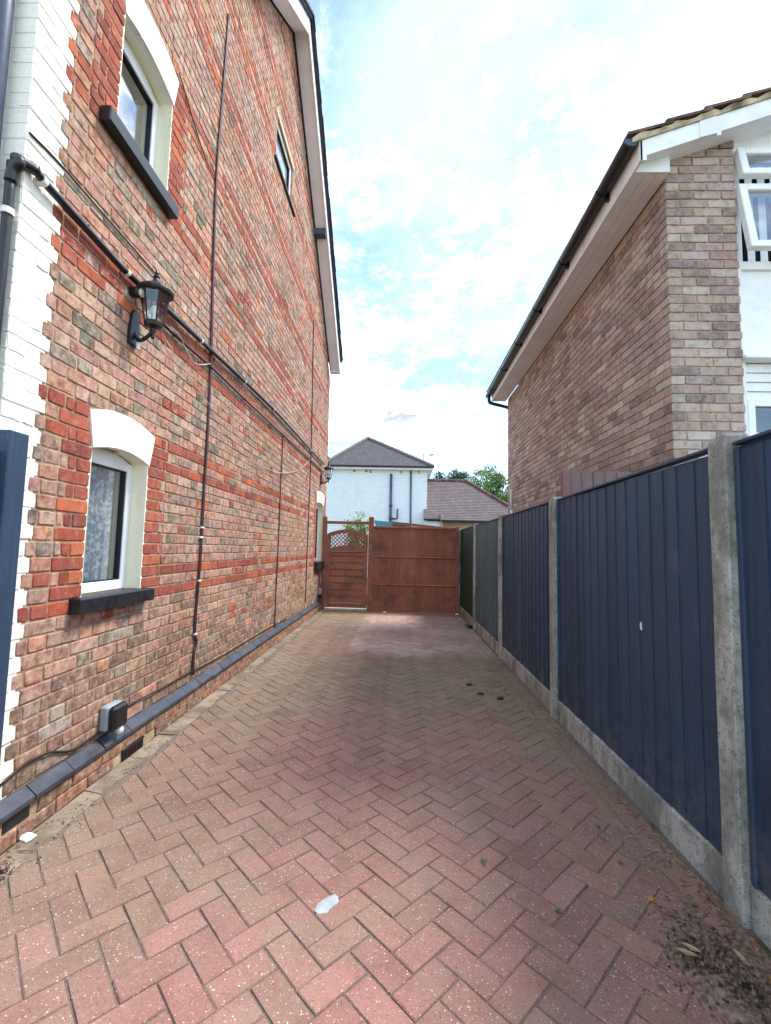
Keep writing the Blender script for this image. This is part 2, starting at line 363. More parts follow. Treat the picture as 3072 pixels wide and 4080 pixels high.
def smoothpath(pts, k=6):
    P = [Vector(p) for p in pts]; out = []
    for i in range(len(P)-1):
        p0, p1, p2, p3 = P[max(i-1, 0)], P[i], P[i+1], P[min(i+2, len(P)-1)]
        for j in range(k):
            t = j/k; out.append(.5*((2*p1)+(p2-p0)*t+(2*p0-5*p1+4*p2-p3)*t*t+(3*p1-p0-3*p2+p3)*t**3))
    out.append(P[-1]); return out

# brick: outline in (u,v), outward w; mapped to the world by fn(u,v,w)
def brick_geo(fn, u0, u1, v0, v1, depth, proud, hi=True, jit=.0022):
    J = lambda: U(-jit, jit)
    if hi:
        k = min(.007, (u1-u0)*.2); um, vm = (u0+u1)/2, (v0+v1)/2
        P = [(u0+k*U(.4, 1), v0), (um, v0), (u1-k*U(.4, 1), v0), (u1, v0+k*U(.4, 1)), (u1, vm), (u1, v1-k*U(.4, 1)),
             (u1-k*U(.4, 1), v1), (um, v1), (u0+k*U(.4, 1), v1), (u0, v1-k*U(.4, 1)), (u0, vm), (u0, v0+k*U(.4, 1))]
    else: P = [(u0, v0), (u1, v0), (u1, v1), (u0, v1)]
    P = [(a+J(), b+J()) for a, b in P]; n = len(P); ch = .0035
    uc, vc = (u0+u1)/2, (v0+v1)/2; hw, hh = (u1-u0)/2, (v1-v0)/2
    I = [(uc+(a-uc)*(1-ch/hw), vc+(b-vc)*(1-ch/hh)) for a, b in P]
    tu, tv = U(-.004, .004), U(-.01, .01)
    V = [fn(a, b, -depth) for a, b in P] + [fn(a, b, proud-ch) for a, b in P] + [fn(a, b, proud+tu*(a-uc)+tv*(b-vc)) for a, b in I]
    F = [tuple(range(2*n, 3*n))]
    for r in (0, 1): F += [(r*n+i, r*n+(i+1) % n, (r+1)*n+(i+1) % n, (r+1)*n+i) for i in range(n)]
    return V, F
def flush_bricks(items, mat, parent, name, stuffname, nmax=300):
    """items: (score, verts, faces, colour); the largest in view become parts, the rest one part"""
    items.sort(key=lambda t: -t[0])
    for sc, V, F, c in items[:nmax]: MB().add(V, F, c).build(name, mat, parent)
    if len(items) > nmax:
        m = MB()
        for sc, V, F, c in items[nmax:]: m.add(V, F, c)
        m.build(stuffname, mat, parent, kind='stuff')
def score(p, area, nrm):
    d = Vector(p)-Vector((0, 0, CH)); r = d.length; z = d.dot(CF)
    if z < .1: return 0
    x, y = d.dot(CR)/z*FPX, d.dot(CU)/z*FPX
    if abs(x) > PW/2 or abs(y) > PH/2: return 0
    return area*max(0, -d.normalized().dot(Vector(nrm)))/(r*r)
def jitcol(c, a=.10):
    c = lin(c); k = U(1-a, 1+a); return tuple(min(.9, v*k*U(.96, 1.04)) for v in c)

# ================================================================== GROUND AND DRIVEWAY
WX = -1.732; FX = 1.272; YG = 9.86
MB().box(-70, 70, -30, 130, -.5, -.07).build('ground', M_GROUND, kind='structure')
bedm = MB().box(WX+.02, FX+.05, -1.4, YG+.10, -.068, -.0048)
drive = bedm.build('driveway', M_BED, kind='structure', label='red herringbone block paved driveway')
def clip(poly, f):
    o = []
    for i in range(len(poly)):
        a, b = poly[i], poly[(i+1) % len(poly)]; fa, fb = f(a), f(b)
        if fa >= 0: o.append(a)
        if fa*fb < 0: t = fa/(fa-fb); o.append((a[0]+(b[0]-a[0])*t, a[1]+(b[1]-a[1])*t))
    return o
def sm(x, a, b): t = min(1, max(0, (x-a)/(b-a))); return t*t*(3-2*t)
def lump(x, y, s=1.0):
    return .5+.25*(math.sin(x*2.1*s+1.3)+math.sin(y*1.7*s+.4+x*.8)*.9+math.sin((x+y)*3.1*s)*.4)
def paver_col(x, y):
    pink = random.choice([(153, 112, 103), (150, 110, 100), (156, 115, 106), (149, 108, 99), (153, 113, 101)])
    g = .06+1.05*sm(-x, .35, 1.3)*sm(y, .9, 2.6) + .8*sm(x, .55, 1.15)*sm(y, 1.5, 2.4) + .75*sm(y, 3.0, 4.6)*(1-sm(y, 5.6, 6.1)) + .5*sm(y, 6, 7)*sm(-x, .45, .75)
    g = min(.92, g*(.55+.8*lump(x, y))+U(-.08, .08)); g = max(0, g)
    y_ = y+.35*(lump(x*2.3, y*.7)-.5); pale = sm(y_, 5.7, 6.2)*(1-sm(y, 9.0, 9.4))*sm(x, -.85, -.55)*(.45+.55*lump(x*1.3, y*2.4))  # pale: sky sheen on the far paving, put into the block colour
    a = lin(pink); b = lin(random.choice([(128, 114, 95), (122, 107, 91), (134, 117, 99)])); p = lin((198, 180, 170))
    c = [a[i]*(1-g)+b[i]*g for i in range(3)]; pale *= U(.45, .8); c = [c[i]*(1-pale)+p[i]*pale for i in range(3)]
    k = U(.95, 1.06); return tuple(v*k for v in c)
a_ = .1017; J2 = .0028
org = px(900+.480*810, 3300+.480*1175, 2, 0)
ex = Vector((math.sin(D2R(45)), math.cos(D2R(45)))); ey = Vector((-ex.y, ex.x))
XL, XR = -1.545, 1.142
items = []
def paver_add(poly, arr, depth=.05):
    poly2 = []
    for p in poly:
        if not poly2 or (p[0]-poly2[-1][0])**2+(p[1]-poly2[-1][1])**2 > 1e-6: poly2.append(p)
    if len(poly2) < 3: return
    poly = poly2; n = len(poly); cx = sum(p[0] for p in poly)/n; cy = sum(p[1] for p in poly)/n
    ar = .5*abs(sum(poly[i][0]*poly[(i+1) % n][1]-poly[(i+1) % n][0]*poly[i][1] for i in range(n)))
    if ar < .0009: return
    tx, ty, h = U(-.012, .012), U(-.012, .012), U(-.0015, .0015)
    # plane near the fence corner where soil heaps: sunken, uneven blocks
    Z = lambda x, y: h+tx*(x-cx)+ty*(y-cy)
    shr = lambda d: [(cx+(p[0]-cx)*(1-d/max(.03, math.hypot(p[0]-cx, p[1]-cy))), cy+(p[1]-cy)*(1-d/max(.03, math.hypot(p[0]-cx, p[1]-cy)))) for p in poly]
    I = shr(.0048)
    V = [(p[0], p[1], -depth) for p in poly]+[(p[0]+U(-.0008, .0008), p[1]+U(-.0008, .0008), Z(*p)-.0036) for p in poly]+[(p[0], p[1], Z(*p)) for p in I]
    F = [tuple(range(2*n, 3*n))]
    for r in (0, 1): F += [(r*n+i, r*n+(i+1) % n, (r+1)*n+(i+1) % n, (r+1)*n+i) for i in range(n)]
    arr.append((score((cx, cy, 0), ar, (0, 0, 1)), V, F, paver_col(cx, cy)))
for i in range(-90, 130):
    for j in range(-90, 130):
        d = (i-j) % 4
        if d == 0: u0, u1, v0, v1 = i, i+2, j, j+1
        elif d == 3: u0, u1, v0, v1 = i, i+1, j, j+2
        else: continue
        q = []
        for (u, v) in ((u0*a_+J2, v0*a_+J2), (u1*a_-J2, v0*a_+J2), (u1*a_-J2, v1*a_-J2), (u0*a_+J2, v1*a_-J2)):
            p = ex*u+ey*v; q.append((org.x+p.x+U(-.0012, .0012), org.y+p.y+U(-.0012, .0012)))
        c0 = (sum(p[0] for p in q)/4, sum(p[1] for p in q)/4)
        if not (XL-.3 < c0[0] < XR+.3 and -.7 < c0[1] < YG+.3): continue
        wl = XL+.02*math.sin(c0[1]*5)+U(-.012, .03)
        for f in (lambda p: p[0]-wl, lambda p: XR-p[0], lambda p: p[1]+.6, lambda p: YG-.06-p[1]): q = clip(q, f) if q else q
        if len(q) >= 3: paver_add(q, items)
# edging blocks laid end to end along the fence
y = -.6
while y < YG-.1:
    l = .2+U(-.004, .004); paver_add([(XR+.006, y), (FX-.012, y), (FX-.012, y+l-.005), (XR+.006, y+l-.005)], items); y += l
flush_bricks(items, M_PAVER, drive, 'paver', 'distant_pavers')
# cracked concrete haunching along the house plinth
hz = []
yy = -.6
while yy < YG-.1:
    l = U(.16, .5); w0 = XL-.006-U(0, .02)
    q = [(WX+.055, yy), (w0, yy+U(-.03, .03)), (w0-U(0, .03), yy+l*.5), (w0, yy+l-.007), (WX+.055, yy+l-.007)]
    hz.append(q); yy += l
hau = MB()
for q in hz:
    h = U(-.002, .004); n = len(q); k = U(.85, 1.1)
    V = [(p[0], p[1], -.05) for p in q]+[(p[0], p[1], h+.006*(1 if p[0] < WX+.1 else 0)-.003) for p in q]
    m = MB().add(V, [tuple(range(n, 2*n))]+[(i, (i+1) % n, n+(i+1) % n, n+i) for i in range(n)], (k, k, k))
    m.build('concrete_slab', M_CONC2, drive)

# ================================================================== LEFT BRICK HOUSE
Y0, Y1 = 1.84, 10.28; AP, AZ, SL = 5.98, 8.89, .83
def roofz(y): return AZ-SL*abs(y-AP)
house = empty('brick_house', (WX-3, (Y0+Y1)/2, 0), 'tall red brick gabled house with white painted corner beside the driveway', 'house')
OPEN = [(2.42, 2.985, 1.038, 1.915), (2.42, 2.995, 3.785, 4.60), (5.45, 6.30, 6.40, 7.04), (9.12, 9.95, 1.038, 2.30)]
wall = MB(); quoin = MB()
ybr = sorted({Y0+.003, 2.045, 2.42, 2.99, 5.45, AP, 6.30, 9.12, 9.95, Y1})
XI = WX-.30; XM = WX-.0055
for a, b in zip(ybr[:-1], ybr[1:]):
    cuts = sorted([(z0, z1) for (p, q, z0, z1) in OPEN if p-.01 <= a and b <= q+.011])
    z = -.1; mm = quoin if b <= 2.046 else wall
    for z0, z1 in cuts: mm.prism([(a, z), (b, z), (b, z0), (a, z0)], 0, XI, XM if mm is wall else WX-.0032); z = z1
    mm.prism([(a, z), (b, z), (b, roofz(b)), (a, roofz(a))], 0, XI, XM if mm is wall else WX-.0032)
side = wall.build('wall', M_MORTAR, house)
quoin.build('painted_quoin', M_WHITEP, house)
# the other walls: front (white painted), back, far side
MB().box(WX-6, XI-.001, Y0+.0032, Y0+.3, -.1, 5.3).build('front_wall', M_WHITEP, house)
MB().box(WX-6, XI, Y1-.3, Y1, -.1, 5.3).build('rear_wall', M_MORTAR, house)
m = MB(); m.prism([(Y0+.3, -.1), (Y1-.3, -.1), (Y1-.3, roofz(Y1-.3)), (AP, AZ-.02), (Y0+.3, roofz(Y0+.3))], 0, WX-6, WX-5.8); m.build('far_wall', M_MORTAR, house)
# bricks of the side wall, Flemish bond with red bands and red window dressings
CHH = .0757; Z0 = .206; items = []
REDS = [(160, 86, 69), (174, 91, 67), (150, 82, 71), (186, 104, 73), (158, 84, 68), (170, 95, 75)]
PINK = [(184, 142, 124), (178, 135, 116), (188, 150, 130), (172, 132, 118), (192, 142, 116), (172, 138, 122), (186, 152, 134), (180, 132, 112)]
GREY = [(152, 134, 119), (142, 126, 112), (162, 147, 131), (136, 124, 108), (172, 157, 141), (130, 119, 103)]
LOW = [(156, 124, 106), (148, 120, 102), (164, 128, 108), (140, 116, 98), (152, 118, 102)]
sidefn = lambda u, v, w_: (WX+w_, u, v)
for j in range(0, 116):
    zb = Z0+j*CHH+.005; zt = Z0+(j+1)*CHH-.005; zc_ = (zb+zt)/2
    if zc_ > AZ-.12: break
    half = max(0, (AZ-(zt+.02))/SL); lo, hi_ = max(Y0, AP-half), min(Y1, AP+half)
    if hi_-lo < .15: continue
    par = j % 2; band = (j % 12) in (10, 0) and j > 3
    cuts = []  # (start, end, jamb dressing?)
    def addcut(y0, y1, z0, z1, skew=0.0, dress=True):
        if z0-.02 < zc_ < z1+.012: cuts.append((y0-skew, y1+skew, dress))
    for (oy0, oy1, oz0, oz1) in OPEN: addcut(oy0, oy1, oz0-.015, oz1-.03, 0, oz1 < 5)
    for (oy0, oy1, zs, zt2) in ((2.42, 2.985, 1.885, 2.085), (2.42, 2.995, 4.56, 4.79), (9.12, 9.95, 2.25, 2.49)):
        if zs < zc_ < zt2: addcut(oy0, oy1, zs, zt2, .012+.035*(zc_-zs)/.2)
    if 7.02 < zc_ < 7.13: addcut(5.45, 6.30, 7, 7.14, .05, False)
    for (sy0, sy1, sz) in ((2.335, 3.047, .992), (2.27, 3.045, 3.70), (9.05, 10.2, .95), (5.36, 6.45, 6.37)):
        if abs(zc_-sz) < .02: addcut(sy0+.01, sy1-.01, sz-.03, sz+.03, 0, False)
    # merge cuts
    cuts.sort(); mc = []
    for c in cuts:
        if mc and c[0] < mc[-1][1]: mc[-1] = (min(mc[-1][0], c[0]), max(mc[-1][1], c[1]), mc[-1][2] or c[2])
        else: mc.append(c)
    segs = []; q0 = lo; wq = (2.066 if par else 2.018)
    if lo < 2.0:
        segs.append((Y0+.002, wq+U(-.006, .006), 'white')); q0 = segs[-1][1]+.006
    dl = .222 if par else .166
    for (c0, c1, dr) in mc:
        if dr:
            if c0-dl-.01 > q0: segs.append((q0, c0-dl-.01, 'n'))
            segs.append((max(q0, c0-dl), c0-.001, 'r'))
            segs.append((c1+.001, c1+dl, 'r')); q0 = c1+dl+.01
        else:
            segs.append((q0, c0-.004, 'n')); q0 = c1+.004
    if hi_-q0 > .02: segs.append((q0, hi_, 'n'))
    for (s0, s1, kind) in segs:
        if s1-s0 < .02: continue
        pcs = []
        if kind == 'white': pcs = [(s0, s1, 0)] if par else [(s0, s0+.102, 1), (s0+.108, s1, 1)]
        elif kind == 'r':
            if s1-s0 > .2: pcs = [(s0, s1, 0)]
            else: pcs = [(s0, s0+.052, 1), (s0+.06, s1, 1)] if (s0 < 2.42 or 9 < s0 < 9.5) else [(s0, s0+.104, 1), (s0+.112, s1, 1)]
        else:
            per = .339; off = .0 if par else per*.5; k = math.floor((s0-off)/per)-1; y = off+k*per
            while y < s1:
                for (ln, hd) in ((.219, 0), (.100, 1)):
                    p, q = y+U(-.004, .004), y+ln+U(-.004, .004); y += ln+.010
                    p, q = max(p, s0), min(q, s1)
                    if q-p > .03: pcs.append((p, q, hd))
                    elif q-p > .006 and pcs: pcs[-1] = (pcs[-1][0], q, pcs[-1][2])
        for (p, q, hd) in pcs:
            if kind == 'white': cc_ = jitcol((242, 239, 228), .05); mt = 1
            else:
                red = kind == 'r' or (band and R() < .93)
                if red: cc_ = (*jitcol(random.choice(REDS), .14), .3)
                elif R() < (.24 if hd else .09): cc_ = jitcol(random.choice(GREY), .14)
                elif zc_ < .95 and R() < sm(.95-zc_, 0, .7)*.85+.1: cc_ = jitcol(random.choice(LOW), .14)
                elif R() < .06: cc_ = jitcol(random.choice(REDS[3:]), .1)
                else: cc_ = jitcol(random.choice(PINK), .12)
                mt = 0
            ctr = (WX, (p+q)/2, zc_); dist = math.hypot(ctr[0], ctr[1])
            V, F = brick_geo(sidefn, p, q, zb+U(-.0015, .0015), zt+U(-.0015, .0015), .05, U(-.0022, .0022) if kind != 'white' else U(-.0026, .0045), dist < 5.5 and zc_ < 6, .0022 if kind != 'white' else .004)
            items.append((score(ctr, (q-p)*(zt-zb), (1, 0, 0)), V, F, cc_, mt))
flush_bricks([t[:4] for t in items if t[4] == 0], M_BRICK, side, 'brick', 'distant_bricks')
qo = [o for o in house.children if o.name.startswith('painted_quoin')][0]
flush_bricks([t[:4] for t in items if t[4] == 1], M_WHITEP, qo, 'painted_brick', 'distant_painted_bricks')
# white painted bricks on the front face
frontw = [o for o in house.children if o.name.startswith('front_wall')][0]
items = []
frfn = lambda u, v, w_: (u, Y0-w_, v)
for j in range(-2, 68):
    zb = Z0+j*CHH+.003; zt = Z0+(j+1)*CHH-.003; x = WX-.003; par = j % 2; k = 0
    while x > WX-1.4:
        ln = (.219 if (k+par) % 2 else .104); q = x-ln
        V, F = brick_geo(frfn, q, x, zb, zt, .05, U(-.0008, .0008), False); items.append((score((x, Y0, (zb+zt)/2), ln*.07, (0, -1, 0)), V, F, jitcol((238, 238, 232), .03)))
        x = q-.007; k += 1
flush_bricks(items, M_WHITEP, frontw, 'painted_brick', 'distant_painted_bricks', 120)
# plinth: brick base course, sloped slate capping, air bricks
pl = MB().box(WX-.02, WX+.038, Y0+.01, Y1-.02, -.06, .138).build('plinth', M_MORTAR2, house)
items = []
plfn = lambda u, v, w_: (WX+.048+w_, u, v)
for r_ in range(2):
    y = Y0+(.11 if r_ else 0)
    while y < Y1-.1:
        ln = .218
        skip = (r_ == 0 and y < 3.05 and y+ln > 2.82) or (r_ == 1 and y < 2.12 and y+ln > 1.99)
        if not skip:
            V, F = brick_geo(plfn, y, y+ln, .001+r_*.069, .062+r_*.069, .04, U(-.003, .003), y < 5, .004)
            items.append((score((WX, y, .07), ln*.06, (1, 0, 0)), V, F, jitcol(random.choice([(152, 116, 96), (160, 118, 96), (142, 112, 94), (166, 122, 98)]), .12)))
        y += ln+.010
flush_bricks(items, M_BRICK, pl, 'brick', 'distant_bricks', 90)
y = 1.885
while y < Y1-.2:
    ln = .2475; g = U(.003, .008)
    z = U(-.004, .003)
    MB().prism([(WX+.002, .207+z), (WX+.012, .209+z), (WX+.062, .166+z), (WX+.064, .150+z), (WX+.060, .142+z), (WX+.002, .142+z)], 1, y+g, y+ln).build('slate', M_SLATE, pl)
    y += ln
av = MB().box(WX+.0385, WX+.041, 2.83, 3.05, .0, .062).build('air_brick', M_BLACK, pl)
m = MB()
for k in range(12): m.box(WX+.041, WX+.052, 2.832+k*.0185, 2.840+k*.0185, .0, .06)
m.box(WX+.041, WX+.053, 2.825, 3.055, .055, .064); m.build('vent_grille', M_CABLEK, pl)
MB().box(WX+.0385, WX+.042, 1.99, 2.13, .075, .13).build('missing_brick_hole', M_BLACK, pl)

# windows of the left house
def arc(y0, y1, zs, rise, n=10): return [(y0+(y1-y0)*i/n, zs+rise*(1-(2*i/n-1)**2)) for i in range(n+1)]
def house_window(y0, y1, z0, zs, rise, lint, sill, curtain, skin=M_CREAM, fd=.105):
    wi = bpy.data.objects.new('window', None); link(wi, house, Vector((WX, (y0+y1)/2, z0)))
    # painted reveal lining
    m = MB(); t = .006
    m.box(WX-.22, WX-.003, y0-.012, y0+t, z0-.01, zs+.002); m.box(WX-.22, WX-.003, y1-t, y1+.012, z0-.01, zs+.002)
    if rise > 0:
        A = arc(y0, y1, zs, rise); m.prism(A+[(y, z+.05) for y, z in reversed(A)], 0, WX-.22, WX-.002)
    else: m.box(WX-.22, WX-.003, y0, y1, zs, zs+.02)
    m.build('reveal', skin, wi)
    if lint:
        e, zt2, r2 = lint
        A = arc(y0, y1, zs-.002, rise); B = arc(y0-e, y1+e, zt2, r2)
        MB().prism(A+B[::-1], 0, WX-.06, WX+.007).build('lintel', M_WHITEP if skin is M_CREAM else skin, wi)
    X = WX-fd; f = MB(); fw = .05; a, b = y0+t+.001, y1-t-.001
    f.box(X-.06, X, a, a+fw, z0, zs, .004); f.box(X-.06, X, b-fw, b, z0, zs, .004); f.box(X-.06, X-.001, a+fw, b-fw, z0, z0+.06, .004)
    if rise > 0: f.prism([(a+fw, zs-.055), (b-fw, zs-.055)]+[(y, z) for y, z in reversed(arc(a+fw, b-fw, zs, rise*.98))], 0, X-.06, X-.001)
    else: f.box(X-.06, X-.001, a+fw, b-fw, zs-.06, zs, .004)
    f.build('frame', M_UPVC, wi)
    g = MB(); gi = a+fw; gj = b-fw
    g.box(X-.05, X-.012, gi, gi+.007, z0+.06, zs-.055); g.box(X-.05, X-.012, gj-.007, gj, z0+.06, zs-.055)
    g.box(X-.05, X-.012, gi+.007, gj-.007, z0+.06, z0+.067); g.box(X-.05, X-.012, gi+.007, gj-.007, zs-.062, zs-.055); g.build('gasket', M_BLACK, wi)
    MB().box(X-.034, X-.03, gi+.007, gj-.007, z0+.067, zs-.062).build('pane', M_GLASS, wi)
    if curtain:
        V = []; F = []; n = 60
        for i in range(n+1):
            yy = y0+.04+(y1-y0-.16)*i/n; xx = X-.052+.010*math.sin(i*1.05)+.005*math.sin(i*2.3)
            V += [(xx, yy, z0+.02), (xx, yy, zs)]
        F = [(2*i, 2*i+2, 2*i+3, 2*i+1) for i in range(n)]; MB().add(V, F).build('lace_curtain', M_LACE, wi, smooth=True)
    MB().box(X-.6, X-.5, y0-.3, y1+.3, z0-.3, zs+.3).build('room_backdrop', M_ROOM, wi)
    sy0, sy1, sz0, sz1, sp = sill
    MB().box(WX-.09, WX+sp, sy0, sy1, sz0, sz1, .006).build('sill', M_BLACK, wi)
    return wi
w1 = house_window(2.42, 2.985, 1.041, 1.872, .045, (.046, 2.075, .058), (2.335, 3.047, .962, 1.042, .066), True)
w2 = house_window(2.42, 2.995, 3.789, 4.555, .045, (.046, 4.785, .058), (2.27, 3.045, 3.70, 3.79, .066), False)
w3 = house_window(5.45, 6.30, 6.41, 7.03, 0, None, (5.38, 6.45, 6.375, 6.415, .03), False, M_MORTAR, .03)
MB().box(WX-.085, WX-.082, 5.51, 6.24, 6.47, 6.98).build('sky_glare_sheet', M_WPIPE, w3)  # white sheet added behind the attic glass to stand in for reflected sky
w4 = house_window(9.12, 9.95, 1.042, 2.25, .045, (.05, 2.47, .06), (9.05, 10.2, .88, 1.041, .075), False)
MB().box(WX-.08, WX+.004, 5.40, 6.35, 7.032, 7.11, .003).build('lintel', plain('tan_lintel', (205, 178, 148), .9), w3)

# roof, soffit, bargeboards
XS, XT = WX+.245, WX+.31
yn, yf = Y0-.25, 10.14
def band(y0, y1, zo0, zo1, x0, x1, mat, name, par):
    MB().prism([(y0, roofz(y0)+zo0), (y1, roofz(y1)+zo0), (y1, roofz(y1)+zo1), (y0, roofz(y0)+zo1)], 0, x0, x1).build(name, mat, par)
roof = bpy.data.objects.new('roof', None); link(roof, house, Vector((WX-3, AP, 5.3)))
for (a, b) in ((yn, AP), (AP, yf)):
    band(a, b, .0, .018, WX+.028, XS-.022, M_SOFF, 'soffit', roof)
    band(a, b, .02, .07, WX+.002, WX+.027, M_DPIPE, 'wall_batten', roof)
    band(a, b, -.03, .21, XS-.02, XS, M_WBOARD, 'bargeboard', roof)
    band(a, b, .215, .24, WX-6.2, XT-.02, M_TILED, 'roof_underlay', roof)
    m = MB(); n = 34; sg = 1 if b > AP else -1
    for k in range(n):
        p, q = a+(b-a)*k/n, a+(b-a)*(k+1)/n
        l0, l1 = (p, q) if sg > 0 else (q, p)   # l0 upper end
        z0_, z1_ = roofz(l0)+.243, roofz(l1)+.262
        m.prism([(l0, z0_), (l1, z1_), (l1, z1_+.035), (l0, z0_+.033)], 0, WX-6.2, XT+U(-.006, .006))
    m.build('tile_courses', M_TILED, roof, kind='stuff')
MB().prism([(yf-.02, roofz(yf)-.03), (yf+.10, roofz(yf)-.03), (yf+.10, roofz(yf)+.08), (yf-.02, roofz(yf)+.20)], 0, WX+.01, XS+.003).build('eaves_box_end', M_WBOARD, roof)
MB().box(WX-.1, XS-.025, 7.86, 8.0, roofz(7.93)-.12, roofz(7.93)-.005).build('purlin_end', M_DPIPE, roof)
MB().box(WX-6, XT-.04, AP-.09, AP+.09, AZ+.26, AZ+.33, .03).build('ridge_tiles', M_TILED, roof)

# pipes and cables on the wall
off = WX+.032
P = [px(x, y, 0, off) for x, y in ((172, 722), (480, 1062), (803, 1360), (990, 1533), (1100, 1640), (1291, 1850))]
VX = px(34, 800, 1, Y0-.035).x
pth = [(VX, Y0-.035, 1.3), (VX, Y0-.035, 2.88), (VX+.003, Y0-.037, 2.95), (VX+.03, Y0-.04, 3.0), (WX-.01, Y0-.03, 3.03), (off-.004, Y0+.03, 3.035)]
wp = empty('waste_pipe', (off, 2, 3.0), 'long black waste pipe bending round the white house corner above the lantern', 'pipe')
MB().tube(smoothpath(pth, 4)+P, .0195, 10).build('pipe_run', M_PIPE, wp, smooth=True)
MB().tube(smoothpath([(VX+.001, Y0-.036, 2.92), (VX+.012, Y0-.039, 2.975), (VX+.04, Y0-.04, 3.01), (WX-.005, Y0-.03, 3.032), (off, Y0+.04, 3.035)], 4), .0245, 10).build('elbow', M_PIPE, wp, smooth=True)
for (x, y) in ((170, 722), (505, 1085), (800, 1357), (975, 1519), (1090, 1631), (1170, 1712), (1238, 1795)):
    q = px(x, y, 0, off); m = MB()
    m.tube([q+Vector((0, -.012, 0)), q+Vector((0, .012, 0))], .0225, 10); m.box(WX+.002, q.x, q.y-.01, q.y+.01, q.z-.02, q.z+.02); m.build('pipe_clip', M_WPIPE, wp)
q = Vector((VX, Y0-.035, 2.78)); MB().tube([q-Vector((0, 0, .014)), q+Vector((0, 0, .014))], .026, 10).build('pipe_clip', M_WPIPE, wp)
off2 = WX+.022
P = [px(x, y, 0, off2) for x, y in ((650, 1290), (735, 1370), (835, 1455), (975, 1590), (1130, 1735), (1215, 1812), (1290, 1880))]
cp = empty('conduit', (off2, 3.1, 2.9), 'thin black conduit running just below the waste pipe between both lanterns', 'conduit')
MB().tube(P, .0125, 8).build('pipe_run', M_PIPE, cp, smooth=True)
for (x, y) in ((700, 1337), (835, 1455), (975, 1590), (1130, 1735)):
    q = px(x, y, 0, off2); m = MB().tube([q+Vector((0, -.008, 0)), q+Vector((0, .008, 0))], .0155, 8); m.box(WX+.002, q.x, q.y-.006, q.y+.006, q.z-.006, q.z+.006); m.build('conduit_clip', M_PIPE, cp)
dp = px(20, 0, 1, Y0-.05); rp = empty('rainwater_pipe', (dp.x, Y0-.05, 2.2), 'dark grey rainwater pipe on the white front wall at the top left', 'pipe')
MB().tube([(dp.x, Y0-.05, 2.2), (dp.x, Y0-.05, 5.2)], .034, 10).build('pipe_run', M_DPIPE, rp, smooth=True)
MB().tube([(dp.x, Y0-.05, 4.4), (dp.x, Y0-.05, 4.5)], .041, 10).build('collar', M_DPIPE, rp, smooth=True)
def wall_cable(pts, r, mat, name, label, off=.012, twin=0, clips=()):
    e = empty(name, px(*pts[0], 0, WX+off), label, 'cable')
    Q = [px(x, y, 0, WX+off) for x, y in pts]; MB().tube(smoothpath(Q, 4), r, 6).build('cable_run', mat, e, smooth=True)
    if twin: MB().tube(smoothpath([p+Vector((0, twin*(1+.3*math.sin(i*2)), 0)) for i, p in enumerate(Q)], 4), r, 6).build('cable_run', mat, e, smooth=True)
    for (x, y) in clips:
        q = px(x, y, 0, WX+off); MB().box(WX+.001, q.x+r+.003, q.y-.016, q.y+.016+twin, q.z-.008, q.z+.008, .003).build('cable_clip', M_WPIPE, e)
wall_cable([(912, 55), (885, 400), (862, 700), (848, 1100), (838, 1440), (825, 1750), (812, 1950), (800, 2150), (790, 2315), (778, 2460), (774, 2530), (781, 2560), (772, 2600), (766, 2690)], .0075, M_CABLE, 'wall_cable',
           'twin brown cable running down the brick wall nearest the first lantern', .012, .017, ((804, 2102), (799, 2141), (792, 2314), (776, 2527)))
wall_cable([(715, 290), (770, 480), (822, 640), (866, 722)], .005, M_CABLE, 'wall_cable', 'short brown cable slanting from the upper window to the twin cable', .01)
wall_cable([(1128, 1737), (1120, 1900), (1110, 2150), (1100, 2350), (1094, 2500)], .008, M_CABLE, 'wall_cable', 'brown cable dropping midway along the wall below the conduit', .012)
wall_cable([(1250, 1270), (1246, 1500), (1240, 1800), (1228, 2100), (1222, 2250), (1217, 2400)], .009, M_CABLE, 'wall_cable', 'grey brown cable nearest the garden gate window', .012)
z2p = lambda L_: [(.84*u, 1000+.84*v) for u, v in L_]
wall_cable(z2p([(770, 390), (840, 510), (930, 640), (1000, 740), (1100, 890), (1190, 985), (1260, 1030), (1330, 1052), (1400, 1045), (1440, 1020), (1470, 990)]), .0035, M_CABLEW, 'loose_wire',
           'thin pale wire drooping in a long curve across the brick wall', .016)
r3 = lambda L_: [(560+.3618*u, 900+.3618*v) for u, v in L_]
wall_cable(r3([(330, 1110), (430, 1210), (480, 1320), (570, 1480), (620, 1520), (690, 1530), (765, 1518)]), .004, M_CABLEW, 'loose_wire', 'short white wire looping from the first lantern to the conduit', .03)
wall_cable([(0, 3130), (100, 3045), (200, 2998), (285, 2990), (370, 2935), (420, 2905)], .006, M_CABLEK, 'wall_cable', 'dark cable sagging above the slate plinth left of the black box', .010)
wall_cable([(470, 2835), (560, 2785), (640, 2745), (760, 2678), (890, 2610), (1040, 2520), (1140, 2465)], .005, M_CABLEK, 'wall_cable', 'dark cable along the slate plinth beyond the black box', .010)
wall_cable([(118, 528), (150, 560), (190, 600), (250, 665), (310, 735), (440, 885), (550, 1010), (620, 1090)], .005, M_CABLEK, 'wall_cable', 'thin dark cable wrapping the white corner above the waste pipe', .009, .008)

